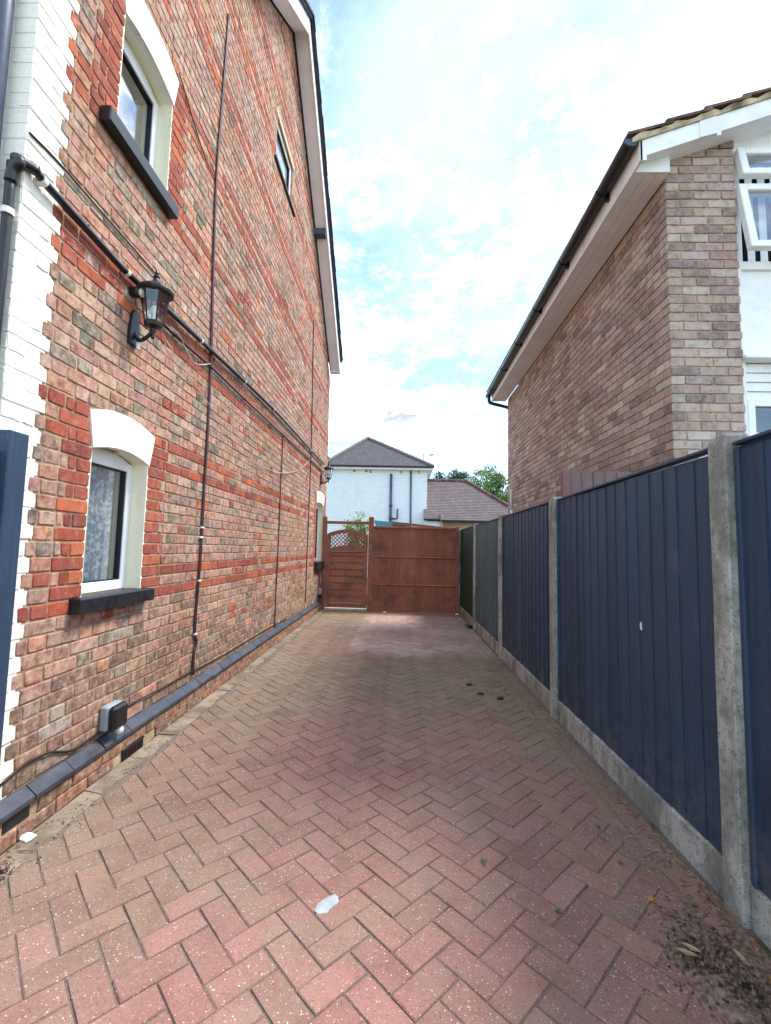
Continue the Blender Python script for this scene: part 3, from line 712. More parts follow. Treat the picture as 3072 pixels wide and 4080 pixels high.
def lantern(Y, out, label, zt, sensor, tilt=0):
    e = empty('wall_lantern', (WX, Y, zt-.35), label, 'lantern', 'black lanterns on the brick wall')
    A = WX+out; m = MB(); zb = zt-.235   # zt: eave of the cap
    # back plate, tapered
    m.prism([(-.045, -.10), (.045, -.10), (.05, -.02), (.035, .09), (.012, .13), (-.012, .13), (-.035, .09), (-.05, -.02)], 0, WX+.001, WX+.022, T=Matrix.Translation((0, Y, zb-.02)))
    m.build('back_plate', M_BLACK, e)
    arm = smoothpath([(WX+.015, Y, zb-.04), (WX+.05, Y, zb-.085), (WX+.09, Y, zb-.07), (A-.01, Y, zb-.035), (A, Y, zb-.01)], 5)
    MB().tube(arm, .012, 8).lathe([(.008, -.075), (.014, -.062), (.006, -.05), (.016, -.03), (.02, -.01), (.016, 0)], 8, (A, Y, zb)).build('arm', M_BLACK, e, smooth=True)
    n = 6; rb, rt = .052, .088; zg0, zg1 = zb+.03, zt-.012; rot = .25
    MB().lathe([(.03, 0), (.054, .006), (.058, .03), (.05, .036)], n, (A, Y, zb), rot).build('base_cup', M_BLACK, e)
    for k in range(n):
        g = 2*math.pi*k/n+rot; MB().tube([(A+rb*math.cos(g), Y+rb*math.sin(g), zg0), (A+rt*math.cos(g), Y+rt*math.sin(g), zg1)], .0055, 5).build('glazing_bar', M_BLACK, e)
    V = []; F = []
    for k in range(n):
        g = 2*math.pi*k/n+rot
        V += [(A+(rb-.004)*math.cos(g), Y+(rb-.004)*math.sin(g), zg0), (A+(rt-.004)*math.cos(g), Y+(rt-.004)*math.sin(g), zg1)]
    F = [(2*k, 2*((k+1) % n), 2*((k+1) % n)+1, 2*k+1) for k in range(n)]
    MB().add(V, F).build('glass', M_GLASS, e)
    MB().lathe([(.086, -.018), (.108, -.014), (.112, 0), (.104, .012), (.07, .035), (.035, .055), (.02, .075), (.016, .09), (.022, .1), (.01, .112), (.014, .125), (.004, .15)], 12, (A, Y, zt), rot).build('cap', M_BLACK, e)
    MB().lathe([(.012, 0), (.012, .04), (.008, .045), (.022, .07), (.024, .09), (.015, .108), (.004, .115)], 10, (A, Y, zb+.03)).build('bulb', M_WPIPE, e, smooth=True)
    if sensor:
        MB().tube([(WX+.01, Y-.035, zt-.02), (WX+.075, Y-.05, zt-.035)], .034, 10).build('motion_sensor', M_PIPE, e, smooth=True)
        MB().tube([(WX+.076, Y-.05, zt-.035), (WX+.088, Y-.052, zt-.038)], .027, 10).build('sensor_lens', M_WPIPE, e, smooth=True)
        MB().tube([(WX+.04, Y+.01, zb-.14), (WX+.04, Y+.01, zb-.10)], .012, 8).build('cable_gland', M_WPIPE, e)
    return e
lantern(2.70, .136, 'black six sided lantern with motion sensor near the white house corner', 2.945, True)
lantern(9.50, .16, 'small black lantern at the far end of the brick wall by the gate', 3.03, False)

jb = empty('socket_box', (WX, 2.71, .24), 'black fronted grey outdoor socket box just above the slate plinth', 'socket box')
MB().box(WX+.001, WX+.05, 2.645, 2.785, .245, .385, .008).build('back_box', M_GREYP, jb)
MB().box(WX+.05, WX+.095, 2.648, 2.782, .243, .383, .014).build('cover', M_PIPE, jb)
MB().lathe([(.010, 0), (.02, .008), (.022, .025), (.014, .045)], 8, (WX+.075, 2.735, .205)).build('cable_gland', M_WPIPE, jb, smooth=True)
j2 = empty('socket_box', (WX, 9.75, .3), 'tiny grey and black socket box beside the garden gate post', 'socket box')
MB().box(WX+.001, WX+.07, 9.60, 9.70, .34, .47, .008).build('back_box', M_GREYP, j2)
MB().box(WX+.002, WX+.08, 9.61, 9.70, .26, .34, .008).build('cover', M_PIPE, j2)

# dark gate post and open leaf at the left edge
gp = empty('gate_leaf', (-1.66, 1.7, 0), 'dark blue grey timber post with gate leaf at the left edge before the white corner', 'gate')
MB().box(-1.722, -1.622, 1.775, 1.873, 0, 1.80, .005).build('post', M_NAVY, gp)
for k in range(9): MB().box(-1.70, -1.672, 1.64-k*.13, 1.76-k*.13, .06, 1.70+U(-.004, .004), .004, c=(U(.9, 1.05),)*3).build('board', M_NAVY, gp)
MB().box(-1.722, -1.702, .5, 1.77, 1.45, 1.55).build('rail', M_NAVY, gp); MB().box(-1.722, -1.702, .5, 1.77, .25, .35).build('rail', M_NAVY, gp)
MB().box(-1.67, -1.652, 1.715, 1.765, .03, 1.715, .003).build('edge_batten', M_NAVY, gp)

# ================================================================== RIGHT FENCE
fen = empty('boundary_fence', (FX+.05, 4.8, 0), 'long dark blue timber panel fence with concrete posts along the right side', 'fence')
PY = [1.794+2.014*k for k in range(-1, 5)]
for k, y in enumerate(PY):
    h = 1.812 if k != 1 else 1.832
    t = [(FX, y+.006), (FX+.006, y), (FX+.10, y), (FX+.106, y+.006), (FX+.106, y+.096), (FX+.10, y+.102), (FX+.006, y+.102), (FX, y+.096)]
    lv = [-.1, .3, .6, .9, 1.2, 1.5, h-.06, h-.012, h]; V = []; n = 8
    for li, z in enumerate(lv):
        sh = .0 if z < h-.02 else (.006 if z < h else .02)
        for (a, b) in t:
            cxx, cyy_ = FX+.053, y+.051; tx = a+(cxx-a)*sh*8+U(-.0018, .0018); ty = b+(cyy_-b)*sh*8+U(-.0018, .0018)
            zz = z - (.012 if (li >= 7 and b > y+.05) else 0) + (U(-.004, .004) if li >= 7 else 0)
            V.append((tx, ty, zz))
    F = [(i*n+q, i*n+(q+1) % n, (i+1)*n+(q+1) % n, (i+1)*n+q) for i in range(len(lv)-1) for q in range(n)]+[tuple((len(lv)-1)*n+q for q in range(n))]
    MB().add(V, F).build('post', M_CONC, fen)
pmat = [M_NAVY, M_NAVY, M_NAVY, M_TEAL, M_GREEN]
plab = ['navy feather edge panel at the right edge with its capping strip loose', None, None, 'faded grey green weathered panel', 'dark green mossy panel by the brown gate panel']
for k in range(5):
    ya, yb = PY[k]+.104, PY[k+1]-.002; mt = pmat[k]
    pn = bpy.data.objects.new('fence_panel', None); link(pn, fen, Vector((FX+.05, (ya+yb)/2, .15)))
    if plab[k]: pn['label'] = plab[k]
    x0 = FX+.036; nb = 15; wv = (yb-ya-.05)/nb; zt = 1.775; zb = .152
    for e in (ya+.001, yb-.026): MB().box(FX+.030, FX+.058, e, e+.025, zb, zt-.01, .003).build('edge_batten', mt, pn)
    for b in range(nb):
        p = ya+.026+b*wv+(U(-.014, .014) if 0 < b else 0); q = ya+.026+(b+1)*wv+.018; s_ = U(.86, 1.12); dz = U(-.004, .004) - (.012 if k == 0 else 0) + (.0 if k != 1 else -.012*(1-b/nb))
        tw = U(-.0015, .0015)
        pl4 = [(x0+.002+tw, p), (x0+.010+tw, p), (x0+.014, q), (x0+.008, q)]
        V = [(a, c_, zb) for a, c_ in pl4]+[(a+U(-.001, .001), c_, zt+dz) for a, c_ in pl4]
        MB().add(V, [(0, 1, 2, 3), (7, 6, 5, 4), (0, 4, 5, 1), (1, 5, 6, 2), (2, 6, 7, 3), (3, 7, 4, 0)], (s_*U(.97, 1.03), s_, s_*U(.97, 1.04))).build('board', mt, pn)
    MB().box(FX+.058, FX+.095, ya, yb, 1.70, 1.775).box(FX+.058, FX+.095, ya, yb, .9, .96).box(FX+.058, FX+.095, ya, yb, .22, .28).build('back_rail', mt, pn)
    c0, c1 = (1.79, 1.79)
    if k == 1: c0, c1 = 1.790, 1.776
    else: c0, c1 = 1.779, 1.779
    if k == 0: c0, c1 = 1.815, 1.780
    MB().prism([(ya+.005, c0), (yb-.003, c1), (yb-.003, c1+.011), (ya+.005, c0+.011)], 0, FX+.028, FX+.08).build('capping', mt, pn)
    MB().box(FX+.028, FX+.075, PY[k]+.102, PY[k+1], -.06, .148, .006).build('gravel_board', M_CONC, fen)
q = px(2555, 2494, 0, FX+.034); MB().prism([(q.y-.008, q.z-.022), (q.y+.006, q.z-.018), (q.y+.009, q.z+.005), (q.y+.002, q.z+.022), (q.y-.007, q.z+.012)], 0, FX+.031, FX+.0348).build('paint_chip', M_WPIPE, fen)

# brown timber side gate between the fence and the right house
sg = empty('side_gate', (1.75, 3.86, 0), 'purple brown board gate top behind the blue fence beside the right house', 'gate')
MB().box(1.36, 1.42, 3.80, 3.87, 0, 2.04, .004, c=(1.15, .85, .8)).build('post', M_OLDBR, sg)
for b in range(7): MB().box(1.424+b*.1, 1.424+b*.1+.097, 3.83+.004*(b % 2), 3.85+.004*(b % 2), .05, 2.035+U(-.004, .004), .003, c=(U(.9, 1.08),)*3).build('board', M_OLDBR, sg)
MB().box(1.424, 2.12, 3.856, 3.89, 1.75, 1.83).build('rail', M_OLDBR, sg)

# ================================================================== GARDEN GATE AND BROWN PANEL
YF = YG-.04
gf = empty('timber_gateway', (-1.15, YF+.05, 0), 'red brown timber gate frame with tall post and crossbar', 'gateway')
MB().box(-1.715, -1.622, YF-.01, YF+.08, 0, 2.02, .004).build('post', M_GATE, gf)
MB().box(-.70, -.588, YF-.02, YF+.09, -.02, 2.03, .004).build('post', M_GATE, gf)
MB().box(-1.62, -.702, YF+.0, YF+.07, 1.865, 1.925, .004).build('crossbar', M_GATEH, gf)
gg = empty('garden_gate', (-1.16, YF+.05, .05), 'red brown arched garden gate with lattice top and horizontal boards', 'gate')
gx0, gx1 = -1.612, -.712; gz0, gz1 = .055, 1.64
MB().box(gx0, gx0+.085, YF+.01, YF+.055, gz0, gz1, .004).build('stile', M_GATE, gg); MB().box(gx1-.085, gx1, YF+.01, YF+.055, gz0, gz1, .004).build('stile', M_GATE, gg)
A = arc(gx0, gx1, 1.64, .11, 14); B = arc(gx0+.0, gx1, 1.555, .11, 14)
MB().prism([(a, b) for a, b in A]+[(a, b) for a, b in reversed(B)], 1, YF+.004, YF+.05, T=None).build('arched_rail', M_GATEH, gg)
A = arc(gx0+.086, gx1-.086, 1.335, .06, 12); B = [(gx0+.086, 1.26), (gx1-.086, 1.26)]
MB().prism(A+B[::-1], 1, YF+.008, YF+.05).build('mid_rail', M_GATEH, gg)
MB().box(gx0+.086, gx1-.086, YF+.012, YF+.05, gz0, gz0+.09, .004).build('bottom_rail', M_GATEH, gg)
zz = gz0+.095; k = 0
while zz < 1.255:
    t = min(zz+.150, 1.258)
    MB().prism([(YF+.010, zz+.004), (YF+.030, zz), (YF+.050, t), (YF+.036, t)], 0, gx0+.086, gx1-.086, c=(U(.85, 1.1),)*3).build('board', M_GATEH, gg)
    zz += .146; k += 1
# lattice slats, clipped to the opening under the arch
def topz(x): u = (x-gx0)/(gx1-gx0); return 1.56+.11*(1-(2*u-1)**2)
for s_ in (-1, 1):
    yv = YF+.022 if s_ > 0 else YF+.032
    for k in range(-4, 18):
        c0 = gx0+.02+k*.085; poly = []
        zl, zh = 1.32, 1.70
        a = [(c0, zl), (c0+.030, zl), (c0+.030+s_*(zh-zl), zh), (c0+s_*(zh-zl), zh)]
        if s_ < 0: a = [(x+.38, z) for x, z in a]
        for f in (lambda p: p[0]-(gx0+.08), lambda p: (gx1-.08)-p[0], lambda p: topz((gx0+gx1)/2)-.02+0*p[0]-p[1]): a = clip(a, f) if a else a
        # trim against the arch by a chord on each half
        a = clip(a, lambda p: (1.585+.12*(p[0]-gx0)/.45*1.0)-p[1]) if a else a
        a = clip(a, lambda p: (1.585+.12*(gx1-p[0])/.45*1.0)-p[1]) if a else a
        if len(a) >= 3: MB().prism(a, 1, yv, yv+.009).build('lattice_slat', M_GATEH, gg)
MB().box(-1.62, -.70, YF-.03, YF+.12, -.02, .035, .006).build('gate_step', plain('pale_stone_step', (196, 182, 160), .9), gf)

bp = empty('timber_screen', (.3, YF+.05, 0), 'wide red brown vertical board panel closing the end of the driveway', 'fence panel')
sx0, sx1 = -.586, 1.206; nb = 18; wv = (sx1-sx0)/nb
for b in range(nb):
    p = sx0+b*wv; q = p+wv+.008; s_ = U(.84, 1.12)
    V = [(x, y, z) for z in (.03, 1.80+U(-.006, .006)) for x, y in ((p, YF+.03), (p, YF+.045), (q, YF+.046), (q, YF+.040))]
    MB().add(V, [(0, 1, 2, 3), (7, 6, 5, 4), (0, 4, 5, 1), (1, 5, 6, 2), (2, 6, 7, 3), (3, 7, 4, 0)], (s_, s_*U(.96, 1.03), s_*.98)).build('board', M_GATE, bp)
for zr in (.565, 1.165): MB().prism([(YF+.029, zr-.022), (YF+.029, zr+.022), (YF+.002, zr)], 0, sx0+.01, sx1-.01, c=(1.15, 1.15, 1.15)).build('rail', M_GATEH, bp)
MB().box(sx0, sx1, YF+.0, YF+.05, 1.790, 1.835, .003).build('capping', M_GATEH, bp)
MB().box(sx0, sx1, YF+.005, YF+.028, .0, .06, .003).build('bottom_rail', M_GATEH, bp)
MB().box(sx1+.002, sx1+.06, YF-.02, YF+.07, 0, 1.85, .004).build('post', M_GATE, bp)

# ================================================================== RIGHT HOUSE
RX, YH, YE = 2.14, 3.57, 9.07; ZS = 4.47; SP = .345
rh = empty('neighbour_house', (RX+3, 6.3, 0), 'mauve brown brick house with white fascia and soffit on the right', 'house')
rw = MB().box(RX+.009, RX+.3, YH+.009, YE, -.1, ZS-.01).build('side_wall', M_MORTAR2, rh)
PIERX = 2.708
fw_ = MB().box(RX+.31, PIERX-.004, YH+.009, YH+.3, -.1, 4.72).box(RX+.02, RX+.309, YH+.0095, YH+.2, ZS-.012, 4.60).build('front_pier', M_MORTAR2, rh)
MB().box(RX+.31, RX+6.5, YE-.3, YE, -.1, ZS).build('rear_wall', M_MORTAR2, rh); MB().box(RX+6.2, RX+6.5, YH+.3, YE-.3, -.1, ZS).build('far_wall', M_MORTAR2, rh)
MAUVE = [(180, 160, 152), (172, 151, 145), (188, 170, 162), (182, 159, 149), (175, 153, 143), (192, 174, 165), (170, 150, 144)]
BUFF = [(206, 194, 180), (198, 184, 170), (192, 180, 168)]; DK = [(146, 130, 125), (152, 135, 127), (140, 126, 121)]
def rcol():
    t = R(); return jitcol(random.choice(BUFF if t < .12 else DK if t < .22 else MAUVE), .1)
rsfn = lambda u, v, w_: (RX-w_, u, v); rffn = lambda u, v, w_: (u, YH-w_, v)
items = []; itf = []; RCH = .075
for j in range(8, 64):
    zb = .005+j*RCH; zt = zb+.065; zc_ = (zb+zt)/2; par = j % 2
    if zt < ZS+.02:
        y = YH+.003
        k = 0
        while y < YE-.02:
            ln = .102 if (k == 0 and par) else .215; q = min(y+ln, YE-.002)
            V, F = brick_geo(rsfn, y, q, zb, min(zt, ZS), .045, U(-.002, .002), y < 5.5); items.append((score((RX, y+.1, zc_), ln*.065, (-1, 0, 0)), V, F, rcol())); y += ln+.010; k += 1
    if zt < 4.80:
        x = RX+.0025; k = 0
        lim = PIERX
        while x < lim-.02:
            ln = .215 if (k or par) else .102; q = min(x+ln, lim)
            zline = 4.50+SP*(x-1.888)+.13
            if zc_ < zline-.02: V, F = brick_geo(rffn, x, q, zb, zt, .045, U(-.002, .002)); itf.append((score((x, YH, zc_), ln*.065, (0, -1, 0)), V, F, rcol()))
            x += ln+.010; k += 1
flush_bricks(items, M_BRICK2, rw, 'brick', 'distant_bricks'); flush_bricks(itf, M_BRICK2, fw_, 'brick', 'distant_bricks')
# eaves
XFA = RX-.30
for k in range(3): MB().box(XFA+.021+k*.0925, XFA+.021+k*.0925+.089, 3.525, YE+.16, ZS-.012, ZS).build('soffit_board', M_SOFF, rh)
MB().box(XFA+.02, RX, 3.525, YE+.16, ZS+.001, ZS+.012).build('soffit_backing', M_SOFF, rh)
MB().box(XFA, XFA+.02, 3.385, YE+.16, ZS-.018, ZS+.17, .002).build('fascia', M_WBOARD, rh)
gut = bpy.data.objects.new('gutter', None); link(gut, rh, Vector((XFA-.06, 6, ZS+.1)))
V = []; F = []; n = 12; gx, rr = XFA-.062, .058
for (yy, dz) in ((3.40, 0), (YE+.18, -.05)):
    for r_ in (rr, rr-.004):
        for k in range(n+1):
            g = math.pi+math.pi*k/n; V.append((gx+r_*math.cos(g), yy, ZS+.17+dz+r_*math.sin(g)))
w_ = n+1
for k in range(n): F += [(k, k+1, 2*w_+k+1, 2*w_+k), (w_+k, 3*w_+k, 3*w_+k+1, w_+k+1), (k, w_+k, w_+k+1, k+1), (2*w_+k, 2*w_+k+1, 3*w_+k+1, 3*w_+k)]
F += [(0, 2*w_, 3*w_, w_), (n, w_+n, 3*w_+n, 2*w_+n)]
MB().add(V, F).build('channel', M_PIPE, gut)
for (yy, dz) in ((3.385, 0), (YE+.18, -.05)):
    MB().prism([(gx+(rr+.003)*math.cos(math.pi+math.pi*k/n), ZS+.17+dz+(rr+.003)*math.sin(math.pi+math.pi*k/n)) for k in range(n+1)], 1, yy, yy+.014).build('end_cap', M_DPIPE if yy < 5 else M_PIPE, gut)
for k in range(6):
    yy = 3.9+k*.98; MB().prism([(gx+(rr+.006)*math.cos(math.pi+math.pi*q/n), ZS+.168-.0085*(yy-3.4)+(rr+.006)*math.sin(math.pi+math.pi*q/n)) for q in range(n+1)]+[(XFA-.001, ZS+.17), (XFA-.001, ZS+.08)][:0], 1, yy, yy+.028).box(XFA-.03, XFA-.001, yy, yy+.028, ZS+.07, ZS+.16).build('bracket', M_PIPE, gut)
MB().tube(smoothpath([(gx, YE+.10, ZS+.07), (gx, YE+.10, ZS+.0), (gx+.04, YE+.10, ZS-.07), (RX-.06, YE+.09, ZS-.14), (RX+.06, YE+.06, ZS-.20), (RX+.10, YE+.05, ZS-.32)], 4)+[(RX+.10, YE+.05, 0)], .034, 10).build('downpipe', M_PIPE, rh, smooth=True)
# front verge: bargeboard, soffit, mortar bed, tiles
XRG = 5.2
def vz(x): return 4.497+SP*(x-1.888)
MB().prism([(XFA-.002, 4.455), (XFA+.05, 4.455), (XFA+.05, vz(XFA+.05)), (2.306, vz(2.306)), (2.306, vz(2.306)+.137), (XFA-.002, vz(XFA)+.137)], 2-1, 3.385, 3.405).build('bargeboard', M_WBOARD, rh)
MB().prism([(2.306, vz(2.306)+.002), (2.44, vz(2.44)+.002-.012), (2.44, vz(2.44)+.139), (2.306, vz(2.306)+.139)], 1, 3.380, 3.404).build('bargeboard_joint', M_WBOARD, rh)
MB().prism([(2.44, vz(2.44)-.03), (2.474, vz(2.474)-.03), (2.474, vz(2.474)), (XRG, vz(XRG)), (XRG, vz(XRG)+.137), (2.44, vz(2.44)+.137)], 1, 3.385, 3.405).build('bargeboard', M_WBOARD, rh)
MB().prism([(XFA+.022, vz(XFA+.022)+.02), (XRG, vz(XRG)+.02), (XRG, vz(XRG)+.032), (XFA+.022, vz(XFA+.022)+.032)], 1, 3.406, YH+.10).build('verge_soffit', M_SOFF, rh)
MB().prism([(XFA+.022, ZS-.014), (RX-.002, ZS-.014), (RX-.002, vz(RX)+.019), (XFA+.022, vz(XFA+.022)+.019)], 1, 3.50, 3.52).build('box_end', M_WBOARD, rh)
MB().prism([(PIERX, 4.74), (XRG, 4.74), (XRG, vz(XRG)+.02), (PIERX, vz(PIERX)+.02)], 1, YH+.06, YH+.09).build('gable_panel', M_WBOARD, rh)
rr_ = bpy.data.objects.new('roof', None); link(rr_, rh, Vector((XRG, 6.3, 4.6)))
V = []; n = 46; F = []
for i in range(n+1):
    x = XFA-.06+(3.2)*i/n; zb = vz(x)+.139; zt = zb+.045+.016*math.sin(i*1.7)+U(-.008, .008)
    V += [(x, 3.372+U(-.004, .004), zb), (x, 3.372+U(-.010, .006), zt), (x, 3.43, zt), (x, 3.43, zb)]
for i in range(n):
    for k in range(4): F.append((4*i+k, 4*(i+1)+k, 4*(i+1)+(k+1) % 4, 4*i+(k+1) % 4))
F += [(0, 1, 2, 3), (4*n+3, 4*n+2, 4*n+1, 4*n)]
MB().add(V, F).build('verge_mortar', M_VMORT, rr_)
gauge = .30; x = XFA-.10; k = 0
while x < XRG:
    e = min(x+gauge+.06, XRG); z0_ = vz(x)+.195+.014; z1_ = vz(e)+.195-.010
    sh = [(x, z0_), (e, z1_), (e, z1_+.02), (x, z0_+.024)]
    c = (U(.85, 1.15),)*3
    MB().prism(sh, 1, 3.36+U(-.006, .004), 3.66, c).build('roof_tile', M_TILE, rr_)
    MB().prism(sh, 1, 3.664, YE+.2, c).build('tile_course', M_TILE, rr_, kind='stuff')
    x += gauge; k += 1
MB().prism([(XRG, vz(XRG)+.15), (XRG+3.5, vz(XRG)+.15-3.5*SP), (XRG+3.5, vz(XRG)+.22-3.5*SP), (XRG, vz(XRG)+.22)], 1, 3.36, YE+.2).build('rear_slope', M_TILE, rr_)
MB().prism([(XFA-.02, vz(XFA)+.145), (XRG, vz(XRG)+.145), (XRG, vz(XRG)+.17), (XFA-.02, vz(XFA)+.17)], 1, 3.44, YE+.16).build('roof_underlay', M_TILED, rr_)
# front window wall
WR = 4.1
fwb = bpy.data.objects.new('window_bay', None); link(fwb, rh, Vector(((PIERX+WR)/2, YH+.05, 2)))
yb_ = YH+.045
m = MB(); m.box(PIERX, PIERX+.05, yb_, yb_+.07, 1.0, 4.738); m.box(WR-.05, WR, yb_, yb_+.07, 1.0, 4.738)
for (za, zb) in ((4.70, 4.738), (4.385, 4.43), (3.70, 3.765), (2.945, 2.965)): m.box(PIERX+.05, WR-.05, yb_, yb_+.07, za, zb)
m.build('frame', M_UPVC, fwb)
MB().box(PIERX+.05, WR-.05, yb_+.03, yb_+.05, 2.965, 3.70).build('infill_panel', M_UPVC, fwb)
MB().box(PIERX-.002, WR, YH-.03, yb_+.06, 2.915, 2.944, .004).build('sill', M_UPVC, fwb)
for k in range(4): MB().prism([(yb_+.02, 2.60+k*.078), (yb_+.05, 2.60+k*.078), (yb_+.05, 2.675+k*.078), (yb_+.034, 2.675+k*.078)], 0, PIERX+.051, WR-.051).build('cladding_board', M_UPVC, fwb)
def sash(z0, z1, ang, x0=PIERX+.012, x1=3.55, name='open_sash'):
    s_ = bpy.data.objects.new(name, None); link(s_, fwb, Vector(((x0+x1)/2, YH, z0)))
    T = Matrix.Translation((0, YH+.035, z1)) @ Matrix.Rotation(-D2R(ang), 4, 'X') @ Matrix.Translation((0, -(YH+.035), -z1))
    y0_, y1_ = YH-.02, YH+.035; t = .062
    m = MB(); m.box(x0, x0+t, y0_, y1_, z0, z1, .005, T); m.box(x1-t, x1, y0_, y1_, z0, z1, .005, T); m.box(x0+t, x1-t, y0_, y1_, z0, z0+t, .005, T); m.box(x0+t, x1-t, y0_, y1_, z1-t, z1, .005, T)
    o = m.build('sash_frame', M_UPVC, s_)
    MB().box(x0+t, x1-t, y0_+.022, y0_+.028, z0+t, z1-t, 0, T).build('pane', M_GLASS, s_)
sash(4.425, 4.705, 11); sash(3.765, 4.39, 9.5)
for k in range(9):
    MB().box(PIERX+.08+k*.105, PIERX+.08+k*.105+.06, yb_+.10, yb_+.104, 3.74, 4.70).build('blind_slat', M_UPVC, fwb)
MB().box(PIERX, WR, yb_+.35, yb_+.4, 2.0, 4.73).build('room_backdrop', M_ROOM, fwb)
m = MB(); m.box(PIERX+.05, PIERX+.11, yb_-.005, yb_+.06, 2.27, 2.60, .004); m.box(PIERX+.11, 3.6, yb_-.005, yb_+.06, 2.545, 2.60, .004); m.box(PIERX+.11, 3.6, yb_-.005, yb_+.06, 2.27, 2.33, .004); m.build('lower_frame', M_UPVC, fwb)
MB().box(PIERX+.11, 3.6, yb_+.02, yb_+.026, 2.33, 2.545).build('lower_pane', M_GLASS, fwb)
MB().box(PIERX+.05, WR-.05, yb_+.01, yb_+.05, 1.0, 2.265).build('lower_panel', M_UPVC, fwb)
MB().box(WR, RX+6.5, YH, YH+.3, -.1, 4.74).build('front_wall', M_MORTAR2, rh)
MB().tube([(RX-.03, 8.62, 1.6), (RX-.03, 8.62, 2.13)], .035, 8).tube([(RX-.035, 8.66, 2.1), (RX-.035, 8.66, 2.53)], .022, 8).build('flue_pipe', M_WPIPE, rh, smooth=True)

# ================================================================== BEYOND THE GATE
def tile_mat(name, a, b, c, sc):
    m = Mt(name, .9, .2); n = m.n('ShaderNodeTexBrick'); mp = m.n('ShaderNodeMapping'); m.set(mp.inputs[0], m.pos)
    sx = m.n('ShaderNodeSeparateXYZ'); m.set(sx.inputs[0], m.pos); cb_ = m.n('ShaderNodeCombineXYZ')
    m.set(cb_.inputs[0], m.math('ADD', sx.outputs[0], sx.outputs[1])); m.set(cb_.inputs[1], sx.outputs[2]); m.t.links.new(cb_.outputs[0], n.inputs['Vector'])
    n.inputs['Color1'].default_value = (*lin(a), 1); n.inputs['Color2'].default_value = (*lin(b), 1); n.inputs['Mortar'].default_value = (*lin(c), 1)
    n.inputs['Scale'].default_value = sc; n.inputs['Mortar Size'].default_value = .012; n.inputs['Brick Width'].default_value = .5; n.inputs['Row Height'].default_value = .2
    k = m.noise(8, 5, .65); x = m.mix(m.ramp(k, .55, .75, 0, .5), n.outputs['Color'], lin((150, 138, 132)))
    m.color(x); m.bump(n.outputs['Fac'], -.5, .02); return m.m
M_RT1 = tile_mat('grey_plain_roof_tiles', (92, 88, 92), (78, 76, 82), (52, 50, 56), 3.0)
M_RT2 = tile_mat('brown_plain_roof_tiles', (120, 106, 104), (102, 92, 94), (72, 66, 68), 3.0)
wh = empty('white_house', (-1.1, 24, 0), 'white painted house with dark hipped roof behind the garden gate', 'house')
WY = 21
MB().box(-3.5, 1.2, WY, WY+8, -.1, 5.13).build('wall', M_WHH, wh)
ex0, ex1, ey0, ze = -3.75, 1.45, WY-.25, 5.13; apx, apy, apz = -1.85, WY+2.6, 7.2
MB().add([(ex0, ey0, ze+.08), (ex1, ey0, ze+.08), (ex1, WY+8.2, ze+.08), (ex0, WY+8.2, ze+.08), (apx, apy, apz), (apx, WY+6, apz)],
         [(0, 1, 4), (1, 2, 5, 4), (2, 3, 5), (3, 0, 4, 5), (3, 2, 1, 0)]).build('roof', M_RT1, wh)
for (a, b) in (((ex0, ey0, ze+.09), (apx, apy, apz+.02)), ((ex1, ey0, ze+.09), (apx, apy, apz+.02)), ((apx, apy, apz+.02), (apx, WY+6, apz+.02))):
    a, b = Vector(a), Vector(b); nn = max(3, int((b-a).length/.35)); m = MB()
    for k in range(nn): m.tube([a+(b-a)*(k/nn), a+(b-a)*((k+.96)/nn)], [.085, .10], 8)
    m.build('hip_tiles', plain('hip_tile_grey', (112, 106, 98), .9), wh) if len([1 for o in wh.children if 'hip' in o.name]) == 0 else m.build('hip_tiles', bpy.data.materials['hip_tile_grey'], wh)
MB().box(ex0, ex1, ey0, ey0+.03, ze-.09, ze+.07).box(ex1-.03, ex1, ey0+.03, WY+8, ze-.09, ze+.07).build('fascia', M_WBOARD, wh)
MB().box(ex0, ex1, ey0+.03, WY+.0, ze-.08, ze-.06).box(1.2, ex1-.03, WY, WY+8, ze-.08, ze-.06).build('soffit', M_WBOARD, wh)
MB().box(ex0-.02, ex1+.06, ey0-.10, ey0-.005, ze-.0, ze+.085, .02).build('gutter', M_PIPE, wh)
MB().tube([(-.49, WY-.07, 1.2), (-.50, WY-.07, 4.86)], .06, 10).tube([(-.47, WY-.07, 2.75), (-.19, WY-.07, 2.75), (-.17, WY-.07, 2.80), (-.17, WY-.07, 3.22)], .035, 8).tube([(-.49, WY-.07, 3.3), (-.49, WY-.07, 3.42)], .085, 10).tube([(-.49, WY-.07, 2.7), (-.49, WY-.07, 2.85)], .085, 10).build('soil_pipe', M_DPIPE, wh, smooth=True)
MB().tube([(.46, WY-.05, 0), (.43, WY-.05, 5.1)], .04, 8).build('downpipe', M_DPIPE, wh, smooth=True)
for k, x in enumerate((-2.3, -1.75, -1.55, -.1, .75)): MB().box(x, x+.12, WY-.006, WY+.01, 4.9+U(-.03, .03), 5.03).build('vent_slot', M_VMORT, wh)

